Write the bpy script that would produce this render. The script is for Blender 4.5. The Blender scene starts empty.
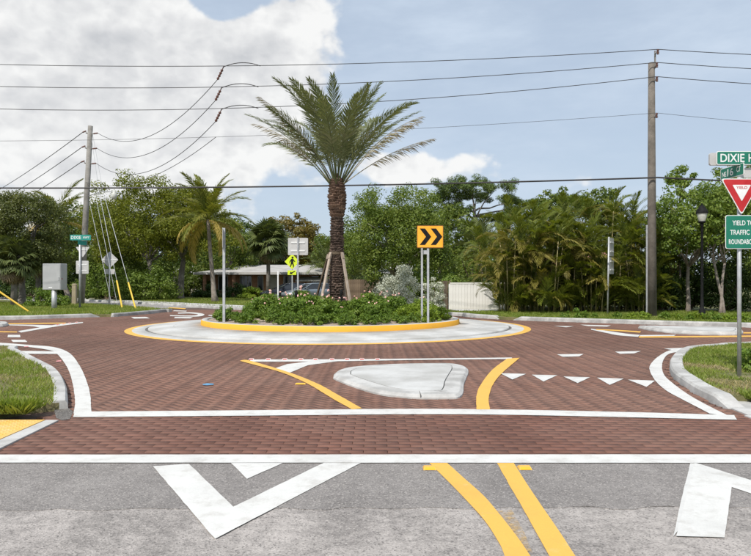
import bpy, bmesh, math, random
import numpy as np
from mathutils import Vector, Matrix, Euler
from mathutils.geometry import tessellate_polygon

random.seed(7)
RNG = np.random.default_rng(11)
R = math.radians
scene = bpy.context.scene
COL = scene.collection

# ------------------------------------------------------------------ camera
F, HY, H, CX, PW, PH = 650.0, 282.0, 1.52, 375.5, 751.0, 556.0
cam_d = bpy.data.cameras.new('camera')
cam = bpy.data.objects.new('camera', cam_d)
COL.objects.link(cam)
cam.location = (0, 0, H)
cam.rotation_euler = (R(90), 0, 0)
cam_d.sensor_width = 36.0
cam_d.lens = 36.0 * F / PW
cam_d.shift_y = (HY - PH / 2) / PW
cam_d.clip_start = 0.1
cam_d.clip_end = 6000
scene.camera = cam

# ------------------------------------------------------------------ light
SUN_EL, SUN_ROT = R(51), R(207)
sun_dir = Vector((math.cos(SUN_EL) * math.sin(SUN_ROT), math.cos(SUN_EL) * math.cos(SUN_ROT), math.sin(SUN_EL)))
sd = bpy.data.lights.new('sun', 'SUN')
sd.energy = 4.0
sd.angle = R(0.6)
sd.color = (1.0, 0.955, 0.89)
so = bpy.data.objects.new('sun', sd)
COL.objects.link(so)
so.rotation_euler = (-sun_dir).to_track_quat('-Z', 'Y').to_euler()
so.location = (0, 0, 60)

scene.render.engine = 'CYCLES'
scene.view_settings.view_transform = 'Standard'
scene.view_settings.look = 'None'
scene.view_settings.gamma = 1.0
scene.view_settings.use_curve_mapping = False
scene.view_settings.exposure = 0.06

# ------------------------------------------------------------------ node helper
class NT:
    def __init__(self, tree):
        self.t = tree
        self.n = tree.nodes
        self.l = tree.links
    def new(self, typ, **kw):
        n = self.n.new(typ)
        for k, v in kw.items():
            setattr(n, k, v)
        return n
    def put(self, sock, v):
        if isinstance(v, bpy.types.NodeSocket):
            self.l.new(v, sock)
        elif v is not None:
            sock.default_value = v
    def math(self, op, a, b=None, c=None, clamp=False):
        n = self.new('ShaderNodeMath', operation=op)
        n.use_clamp = clamp
        for i, v in enumerate((a, b, c)):
            if v is not None:
                self.put(n.inputs[i], v)
        return n.outputs[0]
    def mix(self, fac, a, b, blend='MIX'):
        n = self.new('ShaderNodeMix', data_type='RGBA', blend_type=blend)
        self.put(n.inputs[0], fac)
        self.put(n.inputs[6], a if isinstance(a, bpy.types.NodeSocket) else (*a[:3], 1))
        self.put(n.inputs[7], b if isinstance(b, bpy.types.NodeSocket) else (*b[:3], 1))
        return n.outputs[2]
    def noise(self, vec, scale, detail=4, rough=0.55, dist=0.0):
        n = self.new('ShaderNodeTexNoise')
        if vec is not None:
            self.put(n.inputs['Vector'], vec)
        n.inputs['Scale'].default_value = scale
        n.inputs['Detail'].default_value = detail
        n.inputs['Roughness'].default_value = rough
        n.inputs['Distortion'].default_value = dist
        return n.outputs[0]
    def ramp(self, fac, stops):
        n = self.new('ShaderNodeValToRGB')
        e = n.color_ramp.elements
        while len(e) < len(stops):
            e.new(0.5)
        for el, (p, c) in zip(e, stops):
            el.position = p
            el.color = (*c[:3], 1) if isinstance(c, (tuple, list)) else (c, c, c, 1)
        self.put(n.inputs[0], fac)
        return n.outputs[0]
    def smooth(self, v, lo, hi):
        n = self.new('ShaderNodeMapRange', interpolation_type='SMOOTHSTEP')
        self.put(n.inputs[0], v)
        n.inputs[1].default_value = lo
        n.inputs[2].default_value = hi
        n.inputs[3].default_value = 0
        n.inputs[4].default_value = 1
        return n.outputs[0]

# ------------------------------------------------------------------ world: sky and clouds
world = bpy.data.worlds.new('World')
scene.world = world
world.use_nodes = True
wt = NT(world.node_tree)
wt.n.clear()
sky = wt.new('ShaderNodeTexSky', sky_type='NISHITA')
sky.sun_disc = False
sky.sun_elevation = SUN_EL
sky.sun_rotation = SUN_ROT
sky.air_density = 1.0
sky.dust_density = 1.6
sky.ozone_density = 1.0
WS = 0.11
tc = wt.new('ShaderNodeTexCoord')
sep = wt.new('ShaderNodeSeparateXYZ')
wt.l.new(tc.outputs['Generated'], sep.inputs[0])
az = wt.math('ARCTAN2', sep.outputs[0], sep.outputs[1])
el = wt.math('ARCSINE', sep.outputs[2])
cmb = wt.new('ShaderNodeCombineXYZ')
wt.put(cmb.inputs[0], az)
wt.put(cmb.inputs[1], el)
q = cmb.outputs[0]
def vec_op(op, a, b):
    n = wt.new('ShaderNodeVectorMath', operation=op)
    wt.put(n.inputs[0], a)
    wt.put(n.inputs[1], b)
    return n
def blob(px, py, rx, ry, s):
    a0, e0 = math.atan((px - CX) / F), math.atan((HY - py) / F)
    d = vec_op('SUBTRACT', q, (a0, e0, 0)).outputs[0]
    m = vec_op('MULTIPLY', d, (F / rx, F / ry, 0)).outputs[0]
    ln = wt.new('ShaderNodeVectorMath', operation='LENGTH')
    wt.l.new(m, ln.inputs[0])
    return wt.math('MULTIPLY', wt.smooth(ln.outputs['Value'], 1.25, 0.0), s)
cov = None
for b in [(60, 80, 270, 190, 0.50), (210, 70, 150, 90, 0.22), (290, 55, 95, 72, 0.34), (120, 190, 260, 90, 0.16),
          (272, 150, 120, 60, 0.20), (226, 4, 48, 30, -0.62), (330, 105, 30, 60, -0.10),
          (440, 172, 95, 26, 0.38), (395, 168, 45, 26, 0.22), (480, 160, 34, 26, 0.12), (560, 186, 120, 14, 0.2),
          (622, 108, 22, 17, 0.13), (700, 205, 160, 22, 0.12), (-160, 60, 220, 200, 0.2)]:
    v = blob(*b)
    cov = v if cov is None else wt.math('ADD', cov, v)
qs = vec_op('MULTIPLY', q, (1.0, 1.35, 1.0)).outputs[0]
def billow(vec):
    v = wt.new('ShaderNodeTexVoronoi', feature='F1')
    v.voronoi_dimensions = '2D'
    wt.put(v.inputs['Vector'], vec)
    v.inputs['Scale'].default_value = 9.0
    v.inputs['Detail'].default_value = 3.0
    v.inputs['Roughness'].default_value = 0.56
    v.normalize = True
    return wt.math('SUBTRACT', 0.75, wt.math('MULTIPLY', v.outputs['Distance'], 1.25))
wn = wt.new('ShaderNodeTexNoise')
wt.put(wn.inputs['Vector'], qs)
wn.inputs['Scale'].default_value = 14.0
wn.inputs['Detail'].default_value = 5.0
wofs = vec_op('MULTIPLY', vec_op('SUBTRACT', wn.outputs[1], (0.5, 0.5, 0.5)).outputs[0], (0.05, 0.05, 0.0)).outputs[0]
qw = vec_op('ADD', qs, wofs).outputs[0]
fb = wt.noise(qs, 7.5, 9, 0.56)
b1 = billow(qw)
b2 = billow(vec_op('ADD', qw, (0.010, -0.022, 0.0)).outputs[0])
n1 = wt.math('ADD', wt.math('MULTIPLY', b1, 0.45), wt.math('MULTIPLY', fb, 0.55))
n2 = wt.math('ADD', wt.math('MULTIPLY', b2, 0.45), wt.math('MULTIPLY', wt.noise(vec_op('ADD', qs, (0.008, -0.018, 0.0)).outputs[0], 7.5, 6, 0.56), 0.55))
n3 = wt.noise(qs, 3.0, 4, 0.5)
# open sky far outside the picture keeps scattered cumulus
front = wt.smooth(sep.outputs[1], 0.62, 0.2)
base = wt.math('SUBTRACT', wt.math('MULTIPLY', front, 0.12), 0.16)
dens_in = wt.math('ADD', wt.math('ADD', wt.math('SUBTRACT', n1, 0.5), cov), base)
dens = wt.smooth(dens_in, -0.01, 0.12)
shade = wt.math('MULTIPLY', wt.math('SUBTRACT', n2, n1), -3.6)
thick = wt.smooth(dens_in, 0.12, 0.62)
grey = wt.math('ADD', wt.math('SUBTRACT', 0.86, wt.math('MULTIPLY', thick, 0.42)), wt.math('ADD', shade, wt.math('MULTIPLY', wt.math('SUBTRACT', n3, 0.5), 0.7)), clamp=True)
ccol = wt.ramp(grey, [(0.0, (0.54, 0.555, 0.58)), (0.5, (0.72, 0.725, 0.735)), (1.0, (0.92, 0.92, 0.91))])
cc = wt.new('ShaderNodeVectorMath', operation='SCALE')
wt.l.new(ccol, cc.inputs[0])
cc.inputs['Scale'].default_value = 1.0 / WS
# thin high veil
qv = vec_op('MULTIPLY', q, (1.0, 3.0, 1.0)).outputs[0]
veil = wt.math('MULTIPLY', wt.smooth(wt.noise(qv, 2.6, 6, 0.6), 0.36, 0.8), 0.42)
veil = wt.math('ADD', veil, 0.66)
vs = wt.new('ShaderNodeVectorMath', operation='SCALE')
vs.inputs[0].default_value = (0.60, 0.70, 0.83)
vs.inputs['Scale'].default_value = 1.0 / WS
c1 = wt.mix(veil, sky.outputs[0], vs.outputs[0])
c2 = wt.mix(wt.math('MULTIPLY', dens, 0.95), c1, cc.outputs[0])
bg = wt.new('ShaderNodeBackground')
wt.l.new(c2, bg.inputs[0])
bg.inputs[1].default_value = WS
wo = wt.new('ShaderNodeOutputWorld')
wt.l.new(bg.outputs[0], wo.inputs[0])

# ------------------------------------------------------------------ materials
MATS = {}
def base_mat(name):
    m = bpy.data.materials.new(name)
    m.use_nodes = True
    t = NT(m.node_tree)
    t.n.clear()
    out = t.new('ShaderNodeOutputMaterial')
    MATS[name] = m
    return m, t, out
def surf(name, c1, c2=None, scale=6.0, rough=0.7, metal=0.0, bump=0.0, bscale=None, spec=0.4, fine=0.0, coord='Object', detail=6, lo=0.35, hi=0.65, island=0.0, objrand=0.0):
    """two-tone noise coloured Principled surface"""
    m, t, out = base_mat(name)
    p = t.new('ShaderNodeBsdfPrincipled')
    co = t.new('ShaderNodeTexCoord').outputs[coord]
    col = c1
    if c2 is not None:
        col = t.mix(t.smooth(t.noise(co, scale, detail, 0.6), lo, hi), c1, c2)
    if fine:
        f = t.noise(co, scale * 14, 3, 0.6)
        k = t.math('ADD', t.math('MULTIPLY', t.math('SUBTRACT', f, 0.5), fine * 2), 1.0)
        col = mulcol(t, col, k)
    if island:
        g = t.new('ShaderNodeNewGeometry').outputs['Random Per Island']
        col = mulcol(t, col, t.math('ADD', t.math('MULTIPLY', g, island), 1 - island / 2))
    if objrand:
        g = t.new('ShaderNodeObjectInfo').outputs['Random']
        col = mulcol(t, col, t.math('ADD', t.math('MULTIPLY', g, objrand), 1 - objrand / 2))
    t.put(p.inputs['Base Color'], col if isinstance(col, bpy.types.NodeSocket) else (*col[:3], 1))
    p.inputs['Roughness'].default_value = rough
    p.inputs['Metallic'].default_value = metal
    p.inputs['Specular IOR Level'].default_value = spec
    if bump:
        b = t.new('ShaderNodeBump')
        b.inputs['Strength'].default_value = bump
        b.inputs['Distance'].default_value = 0.02
        t.l.new(t.noise(co, bscale or scale * 4, 5, 0.6), b.inputs['Height'])
        t.l.new(b.outputs[0], p.inputs['Normal'])
    t.l.new(p.outputs[0], out.inputs[0])
    return m
def mulcol(t, col, k):
    n = t.new('ShaderNodeVectorMath', operation='SCALE')
    t.put(n.inputs[0], col if isinstance(col, bpy.types.NodeSocket) else tuple(col[:3]))
    t.put(n.inputs['Scale'], k)
    return n.outputs[0]
def leaf(name, cols, trans=0.40, rough=0.5, nscale=0.8, tint=1.5, spec=0.3):
    """foliage: each leaf takes a colour of its own, light passes through it"""
    m, t, out = base_mat(name)
    g = t.new('ShaderNodeNewGeometry').outputs['Random Per Island']
    co = t.new('ShaderNodeTexCoord').outputs['Object']
    n = t.noise(co, nscale, 3, 0.5)
    oi = t.new('ShaderNodeObjectInfo').outputs['Random']
    f = t.math('ADD', t.math('MULTIPLY', g, 0.6), t.math('MULTIPLY', t.smooth(n, 0.3, 0.7), 0.4))
    f = t.math('ADD', f, t.math('MULTIPLY', t.math('SUBTRACT', oi, 0.5), 0.16), clamp=True)
    k = len(cols) - 1
    col = t.ramp(f, [(i / k, tuple(x * tint for x in c)) for i, c in enumerate(cols)])
    p = t.new('ShaderNodeBsdfPrincipled')
    t.l.new(col, p.inputs['Base Color'])
    p.inputs['Roughness'].default_value = rough
    p.inputs['Specular IOR Level'].default_value = spec
    tr = t.new('ShaderNodeBsdfTranslucent')
    t.l.new(t.mix(1.0, col, (1.0, 1.0, 0.45), 'MULTIPLY'), tr.inputs[0])
    mx = t.new('ShaderNodeMixShader')
    mx.inputs[0].default_value = trans
    t.l.new(p.outputs[0], mx.inputs[1])
    t.l.new(tr.outputs[0], mx.inputs[2])
    t.l.new(mx.outputs[0], out.inputs[0])
    return m

def asphalt(name, dark, light, patch_lo, patch_hi, wear):
    m, t, out = base_mat(name)
    co = t.new('ShaderNodeTexCoord').outputs['Object']
    n = t.noise(co, 1.3, 8, 0.7, 0.2)
    mid = t.noise(co, 11, 6, 0.72)
    pat = t.math('ADD', t.math('MULTIPLY', n, 0.55), t.math('MULTIPLY', mid, 0.45))
    col = t.mix(t.smooth(pat, patch_lo, patch_hi), dark, light)
    # tyre lanes polished along the road
    mp = t.new('ShaderNodeMapping')
    mp.inputs['Scale'].default_value = (1.0, 0.12, 1.0)
    t.l.new(co, mp.inputs[0])
    lane = t.noise(mp.outputs[0], 1.6, 4, 0.6)
    col = mulcol(t, col, t.math('ADD', t.math('MULTIPLY', t.smooth(lane, 0.35, 0.65), 0.16), 0.92))
    f = t.noise(co, 62, 4, 0.75)
    col = mulcol(t, col, t.math('ADD', t.math('MULTIPLY', t.math('SUBTRACT', f, 0.5), wear * 2.2), 1.0))
    vs_ = t.new('ShaderNodeTexVoronoi')
    vs_.inputs['Scale'].default_value = 105
    t.l.new(co, vs_.inputs['Vector'])
    sp = t.new('ShaderNodeSeparateXYZ')
    t.l.new(vs_.outputs['Color'], sp.inputs[0])
    col = t.mix(t.math('MULTIPLY', t.smooth(sp.outputs[0], 0.80, 0.95), 0.5), col, (0.50, 0.46, 0.42))
    col = t.mix(t.math('MULTIPLY', t.smooth(sp.outputs[1], 0.82, 0.95), 0.55), col, (0.085, 0.08, 0.076))
    oil = t.noise(co, 5.0, 4, 0.6)
    col = t.mix(t.math('MULTIPLY', t.smooth(oil, 0.66, 0.78), 0.55), col, (0.085, 0.08, 0.076))
    p = t.new('ShaderNodeBsdfPrincipled')
    t.l.new(col, p.inputs['Base Color'])
    p.inputs['Roughness'].default_value = 0.85
    p.inputs['Specular IOR Level'].default_value = 0.25
    b = t.new('ShaderNodeBump')
    b.inputs['Strength'].default_value = 0.5
    b.inputs['Distance'].default_value = 0.006
    t.l.new(vs_.outputs['Distance'], b.inputs['Height'])
    t.l.new(b.outputs[0], p.inputs['Normal'])
    t.l.new(p.outputs[0], out.inputs[0])
    return m

def paint(name, c, worn, wear_lo=0.56, wear_hi=0.75, scale=5.0, gap=None):
    """road paint: slightly uneven film with scuffs; gap makes an old, broken film that lets the road show"""
    m, t, out = base_mat(name)
    co = t.new('ShaderNodeTexCoord').outputs['Object']
    n = t.noise(co, scale, 8, 0.7)
    col = t.mix(t.smooth(n, wear_lo, wear_hi), c, worn)
    s = t.noise(co, 130, 2, 0.5)
    col = mulcol(t, col, t.math('ADD', t.math('MULTIPLY', s, 0.22), 0.89))
    mp = t.new('ShaderNodeMapping')
    mp.inputs['Scale'].default_value = (0.5, 9.0, 1.0)
    mp.inputs['Rotation'].default_value = (0, 0, 0.5)
    t.l.new(co, mp.inputs[0])
    sc = t.noise(mp.outputs[0], 2.4, 5, 0.65)
    col = t.mix(t.math('MULTIPLY', t.smooth(sc, 0.60, 0.78), 0.45), col, tuple(0.55 * x + 0.1 for x in worn))
    grit = t.smooth(t.noise(co, 48, 5, 0.75), 0.64, 0.74)
    zone = t.smooth(t.noise(co, 2.1, 6, 0.65), 0.42, 0.68)
    col = t.mix(t.math('MULTIPLY', t.math('MULTIPLY', grit, zone), 0.75), col, (0.26, 0.235, 0.215))
    dirt = t.smooth(t.noise(co, 1.2, 7, 0.7), 0.45, 0.75)
    col = t.mix(t.math('MULTIPLY', dirt, 0.28), col, tuple(0.5 * x for x in worn))
    p = t.new('ShaderNodeBsdfPrincipled')
    t.l.new(col, p.inputs['Base Color'])
    p.inputs['Roughness'].default_value = 0.6
    p.inputs['Specular IOR Level'].default_value = 0.3
    if gap is not None:
        tr = t.new('ShaderNodeBsdfTransparent')
        mx = t.new('ShaderNodeMixShader')
        t.l.new(t.smooth(t.noise(co, 17, 8, 0.8), gap - 0.16, gap + 0.16), mx.inputs[0])
        t.l.new(p.outputs[0], mx.inputs[2])
        t.l.new(tr.outputs[0], mx.inputs[1])
        t.l.new(mx.outputs[0], out.inputs[0])
    else:
        t.l.new(p.outputs[0], out.inputs[0])
    return m

def brick_mat(name, source, tone):
    m, t, out = base_mat(name)
    if source == 'island':
        g = t.new('ShaderNodeNewGeometry').outputs['Random Per Island']
    else:
        g = t.new('ShaderNodeObjectInfo').outputs['Random']
    pos = t.new('ShaderNodeNewGeometry').outputs['Position']
    col = t.ramp(g, [(p, tuple(k * c for c in tone)) for p, k in ((0.0, 0.86), (0.35, 0.97), (0.7, 1.03), (1.0, 1.15))])
    grime = t.smooth(t.noise(pos, 0.5, 6, 0.62), 0.35, 0.72)
    col = t.mix(t.math('MULTIPLY', grime, 0.40), col, (0.222, 0.140, 0.108))
    track = t.smooth(t.noise(pos, 0.22, 4, 0.5), 0.46, 0.62)
    col = mulcol(t, col, t.math('SUBTRACT', 1.06, t.math('MULTIPLY', track, 0.16)))
    # rubber left by tyres: a ring round the island, streaks along the near leg
    dv = t.new('ShaderNodeVectorMath', operation='DISTANCE')
    t.l.new(pos, dv.inputs[0])
    dv.inputs[1].default_value = (-1.5, 22.34, 0.0)
    wob = t.math('ADD', dv.outputs['Value'], t.math('MULTIPLY', t.noise(pos, 0.9, 4, 0.6), 1.6))
    ring = t.math('MULTIPLY', t.smooth(wob, 7.9, 8.9), t.smooth(wob, 11.4, 9.8))
    mp = t.new('ShaderNodeMapping')
    mp.inputs['Scale'].default_value = (1.0, 0.16, 1.0)
    t.l.new(pos, mp.inputs[0])
    streak = t.smooth(t.noise(mp.outputs[0], 1.5, 5, 0.6), 0.45, 0.66)
    col = mulcol(t, col, t.math('SUBTRACT', 1.05, t.math('ADD', t.math('MULTIPLY', ring, 0.15), t.math('MULTIPLY', streak, 0.13))))
    drip = t.smooth(t.noise(pos, 3.2, 4, 0.6), 0.68, 0.76)
    col = t.mix(t.math('MULTIPLY', drip, 0.35), col, (0.07, 0.05, 0.042))
    f = t.noise(pos, 140, 3, 0.6)
    col = mulcol(t, col, t.math('ADD', t.math('MULTIPLY', f, 0.4), 0.8))
    sp = t.smooth(t.noise(pos, 26, 2, 0.5), 0.76, 0.80)
    col = t.mix(t.math('MULTIPLY', sp, 0.5), col, (0.55, 0.48, 0.42))
    p = t.new('ShaderNodeBsdfPrincipled')
    t.l.new(col, p.inputs['Base Color'])
    p.inputs['Roughness'].default_value = 0.8
    p.inputs['Specular IOR Level'].default_value = 0.25
    b = t.new('ShaderNodeBump')
    b.inputs['Strength'].default_value = 0.25
    b.inputs['Distance'].default_value = 0.004
    t.l.new(f, b.inputs['Height'])
    t.l.new(b.outputs[0], p.inputs['Normal'])
    t.l.new(p.outputs[0], out.inputs[0])
    return m
brick_mat('brick', 'island', (0.192, 0.102, 0.074))
brick_mat('brick_walk', 'island', (0.168, 0.080, 0.058))
brick_mat('brick_single', 'object', (0.168, 0.080, 0.058))
surf('brick_bed', (0.085, 0.054, 0.044), (0.13, 0.088, 0.072), 9, 0.95, fine=0.3)
surf('brick_far', (0.165, 0.092, 0.074), (0.215, 0.135, 0.11), 0.6, 0.85, fine=0.2)
asphalt('asphalt_new', (0.200, 0.184, 0.172), (0.262, 0.242, 0.227), 0.38, 0.62, 0.42)
asphalt('asphalt_old', (0.235, 0.215, 0.20), (0.405, 0.37, 0.342), 0.38, 0.60, 0.6)
asphalt('asphalt_dark', (0.12, 0.11, 0.10), (0.18, 0.165, 0.152), 0.35, 0.65, 0.6)
asphalt('asphalt_far', (0.24, 0.228, 0.215), (0.36, 0.34, 0.32), 0.35, 0.65, 0.3)
paint('white_paint', (0.655, 0.645, 0.612), (0.54, 0.522, 0.485), 0.47, 0.68)
paint('white_paint_old', (0.62, 0.61, 0.58), (0.4, 0.38, 0.36))
paint('yellow_paint', (0.76, 0.43, 0.085), (0.72, 0.48, 0.18))
paint('yellow_paint_old', (0.56, 0.38, 0.17), (0.42, 0.32, 0.2), gap=0.55)
paint('curb_yellow', (0.80, 0.40, 0.035), (0.66, 0.36, 0.07))
surf('blue_paint', (0.10, 0.32, 0.55), (0.14, 0.3, 0.45), 9, 0.7)
surf('pink_paint', (0.7, 0.25, 0.25), (0.55, 0.3, 0.28), 30, 0.7)
surf('concrete', (0.36, 0.35, 0.33), (0.54, 0.53, 0.505), 2.2, 0.85, bump=0.15, bscale=60, fine=0.12)
surf('concrete_white', (0.40, 0.392, 0.368), (0.56, 0.555, 0.535), 0.9, 0.85, bump=0.12, bscale=50, fine=0.08)
surf('concrete_dirty', (0.30, 0.295, 0.28), (0.50, 0.49, 0.465), 2.2, 0.9, bump=0.25, bscale=40, fine=0.2)
surf('groove', (0.09, 0.086, 0.082), (0.18, 0.17, 0.16), 8, 0.95)
surf('sidewalk', (0.50, 0.49, 0.465), (0.60, 0.585, 0.56), 1.6, 0.9, bump=0.12, bscale=50, fine=0.1)
surf('tactile', (0.76, 0.45, 0.10), (0.72, 0.49, 0.2), 5, 0.7, fine=0.06)
surf('lawn', (0.085, 0.115, 0.030), (0.20, 0.170, 0.075), 0.9, 0.95, bump=0.5, bscale=30, fine=0.45)
surf('lawn_near', (0.12, 0.125, 0.045), (0.22, 0.185, 0.095), 2.2, 0.95, bump=0.6, bscale=40, fine=0.45)
surf('ground', (0.09, 0.12, 0.04), (0.16, 0.15, 0.07), 0.15, 0.95)
surf('soil', (0.28, 0.215, 0.165), (0.44, 0.36, 0.295), 7, 0.95, bump=0.8, bscale=35, fine=0.4)
surf('galvanised', (0.40, 0.41, 0.42), (0.52, 0.525, 0.53), 7, 0.5, metal=0.35, spec=0.5)
surf('sign_back', (0.50, 0.49, 0.475), (0.58, 0.57, 0.555), 3, 0.55, metal=0.2)
surf('sign_green', (0.012, 0.165, 0.105), (0.018, 0.19, 0.125), 4, 0.45)
surf('sign_teal', (0.02, 0.25, 0.20), (0.03, 0.29, 0.24), 4, 0.45)
surf('sign_white', (0.80, 0.80, 0.79), (0.74, 0.74, 0.73), 6, 0.45)
surf('sign_red', (0.46, 0.020, 0.024), (0.52, 0.032, 0.034), 5, 0.45)
surf('sign_orange', (0.90, 0.40, 0.025), (0.92, 0.45, 0.045), 5, 0.45)
surf('sign_brown', (0.22, 0.09, 0.02), (0.28, 0.12, 0.03), 20, 0.6)
surf('sign_lime', (0.62, 0.76, 0.02), (0.68, 0.80, 0.05), 5, 0.45)
surf('black', (0.010, 0.010, 0.010), (0.02, 0.02, 0.02), 9, 0.75, spec=0.12)
surf('cabinet', (0.42, 0.42, 0.42), (0.48, 0.48, 0.475), 1.5, 0.45, metal=0.25)
surf('pole_wood', (0.115, 0.100, 0.083), (0.20, 0.175, 0.148), 1.5, 0.95, bump=0.7, bscale=30, fine=0.35)
surf('pole_grey', (0.19, 0.178, 0.158), (0.29, 0.275, 0.25), 2.0, 0.95, bump=0.4, bscale=30, fine=0.25)
surf('brace_wood', (0.33, 0.26, 0.20), (0.46, 0.38, 0.31), 3.0, 0.9, bump=0.3, fine=0.25, objrand=0.4)
surf('fence_wood', (0.115, 0.080, 0.052), (0.20, 0.145, 0.10), 2.0, 0.9, bump=0.3, fine=0.3, objrand=0.5)
surf('vinyl', (0.76, 0.74, 0.69), (0.68, 0.66, 0.61), 1.5, 0.45, objrand=0.06)
surf('wire', (0.035, 0.033, 0.034), (0.05, 0.047, 0.047), 3, 0.6)
surf('insulator', (0.15, 0.07, 0.055), (0.2, 0.1, 0.08), 3, 0.4)
surf('guy_strand', (0.5, 0.5, 0.5), (0.6, 0.6, 0.6), 3, 0.4, metal=0.3)
surf('guy_yellow', (0.78, 0.50, 0.04), (0.72, 0.48, 0.07), 3, 0.5)
surf('utility_tan', (0.30, 0.25, 0.155), (0.36, 0.30, 0.2), 3, 0.7)
surf('bark', (0.14, 0.122, 0.102), (0.26, 0.235, 0.205), 3.0, 0.95, bump=0.9, bscale=14, fine=0.3)
surf('bark_pale', (0.20, 0.165, 0.135), (0.32, 0.275, 0.235), 5.0, 0.95, bump=0.6, bscale=16, fine=0.25)
surf('bark_date', (0.060, 0.040, 0.030), (0.150, 0.105, 0.080), 3.5, 0.95, bump=0.8, fine=0.4, island=0.7)
surf('bark_top', (0.11, 0.065, 0.045), (0.17, 0.11, 0.075), 6, 0.95, bump=0.8, fine=0.4, island=0.9)
surf('cane', (0.16, 0.15, 0.05), (0.30, 0.25, 0.12), 3, 0.6, fine=0.2)
surf('stem_brown', (0.08, 0.055, 0.035), (0.12, 0.09, 0.06), 5, 0.9)
surf('roof', (0.36, 0.345, 0.325), (0.46, 0.445, 0.42), 1.2, 0.85, fine=0.15)
surf('fascia', (0.50, 0.485, 0.455), (0.44, 0.43, 0.40), 2, 0.6)
surf('house_wall', (0.36, 0.185, 0.11), (0.45, 0.25, 0.155), 3, 0.9, fine=0.2)
surf('house_pale', (0.55, 0.50, 0.43), (0.60, 0.55, 0.48), 1.5, 0.85)
surf('window_frame', (0.42, 0.41, 0.39), (0.5, 0.49, 0.47), 3, 0.5)
surf('glass', (0.02, 0.024, 0.028), (0.03, 0.034, 0.04), 2, 0.08, spec=0.8)
surf('car_dark', (0.022, 0.025, 0.034), (0.026, 0.030, 0.040), 2, 0.22, metal=0.4, spec=0.6)
surf('car_silver', (0.22, 0.26, 0.29), (0.25, 0.29, 0.32), 2, 0.25, metal=0.5, spec=0.6)
surf('tyre', (0.018, 0.018, 0.018), (0.03, 0.03, 0.03), 8, 0.9)
surf('rim', (0.45, 0.45, 0.46), (0.5, 0.5, 0.5), 6, 0.35, metal=0.8)
surf('lens', (0.75, 0.77, 0.8), (0.7, 0.72, 0.75), 6, 0.12, spec=0.8)
surf('lens_red', (0.4, 0.02, 0.02), (0.35, 0.02, 0.02), 6, 0.2)
surf('reflector', (0.85, 0.45, 0.02), (0.8, 0.4, 0.04), 20, 0.3)
surf('reflector_white', (0.8, 0.76, 0.74), (0.75, 0.7, 0.7), 20, 0.3)
surf('reflector_red', (0.55, 0.10, 0.08), (0.5, 0.12, 0.1), 20, 0.3)
surf('lamp_glass', (0.60, 0.60, 0.54), (0.5, 0.5, 0.45), 6, 0.25)
surf('sky_far', (0.5, 0.6, 0.7))
leaf('leaf_mid', [(0.036, 0.058, 0.010), (0.072, 0.106, 0.018), (0.115, 0.150, 0.026), (0.160, 0.185, 0.036)])
leaf('leaf_round', [(0.042, 0.070, 0.012), (0.082, 0.122, 0.020), (0.130, 0.170, 0.030), (0.175, 0.205, 0.042)])
leaf('leaf_olive', [(0.040, 0.052, 0.014), (0.070, 0.084, 0.024), (0.105, 0.118, 0.036), (0.145, 0.150, 0.055)])
leaf('leaf_yellow', [(0.060, 0.076, 0.009), (0.112, 0.130, 0.014), (0.165, 0.178, 0.020), (0.21, 0.212, 0.028)])
leaf('leaf_bright', [(0.050, 0.085, 0.014), (0.095, 0.145, 0.024), (0.140, 0.190, 0.034), (0.185, 0.225, 0.050)])
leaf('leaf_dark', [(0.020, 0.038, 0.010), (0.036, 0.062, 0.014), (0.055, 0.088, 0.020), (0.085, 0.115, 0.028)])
leaf('leaf_rust', [(0.080, 0.082, 0.018), (0.125, 0.105, 0.024), (0.165, 0.115, 0.032), (0.120, 0.130, 0.030)])
leaf('leaf_pine', [(0.034, 0.058, 0.013), (0.058, 0.090, 0.020), (0.088, 0.122, 0.028), (0.115, 0.148, 0.038)], trans=0.15)
leaf('leaf_silver', [(0.20, 0.215, 0.165), (0.30, 0.315, 0.25), (0.40, 0.41, 0.335), (0.50, 0.50, 0.42)], trans=0.15)
leaf('leaf_bed', [(0.045, 0.085, 0.010), (0.085, 0.142, 0.018), (0.130, 0.192, 0.028), (0.185, 0.235, 0.045)])
leaf('leaf_lime', [(0.080, 0.130, 0.012), (0.130, 0.190, 0.018), (0.180, 0.235, 0.026), (0.22, 0.27, 0.035)])
leaf('leaf_date', [(0.075, 0.092, 0.040), (0.112, 0.130, 0.058), (0.158, 0.170, 0.085), (0.22, 0.21, 0.125)], trans=0.35)
leaf('leaf_date_dry', [(0.16, 0.125, 0.080), (0.24, 0.195, 0.130), (0.19, 0.18, 0.095), (0.33, 0.28, 0.195)], trans=0.2)
leaf('leaf_coco', [(0.060, 0.080, 0.014), (0.108, 0.128, 0.020), (0.160, 0.166, 0.030), (0.225, 0.205, 0.052)], trans=0.4)
leaf('leaf_coco_yellow', [(0.20, 0.17, 0.03), (0.28, 0.22, 0.05), (0.36, 0.27, 0.08), (0.30, 0.24, 0.06)], trans=0.4)
leaf('leaf_areca', [(0.048, 0.068, 0.010), (0.092, 0.118, 0.016), (0.140, 0.160, 0.024), (0.19, 0.185, 0.036)], trans=0.45)
leaf('leaf_areca_gold', [(0.085, 0.090, 0.016), (0.14, 0.130, 0.024), (0.20, 0.170, 0.040), (0.25, 0.205, 0.07)], trans=0.4)
leaf('leaf_sabal', [(0.045, 0.060, 0.020), (0.075, 0.095, 0.030), (0.110, 0.130, 0.042), (0.155, 0.165, 0.070)], trans=0.25)
leaf('leaf_dead', [(0.13, 0.095, 0.055), (0.18, 0.135, 0.08), (0.24, 0.185, 0.115), (0.29, 0.23, 0.15)], trans=0.2)
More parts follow.
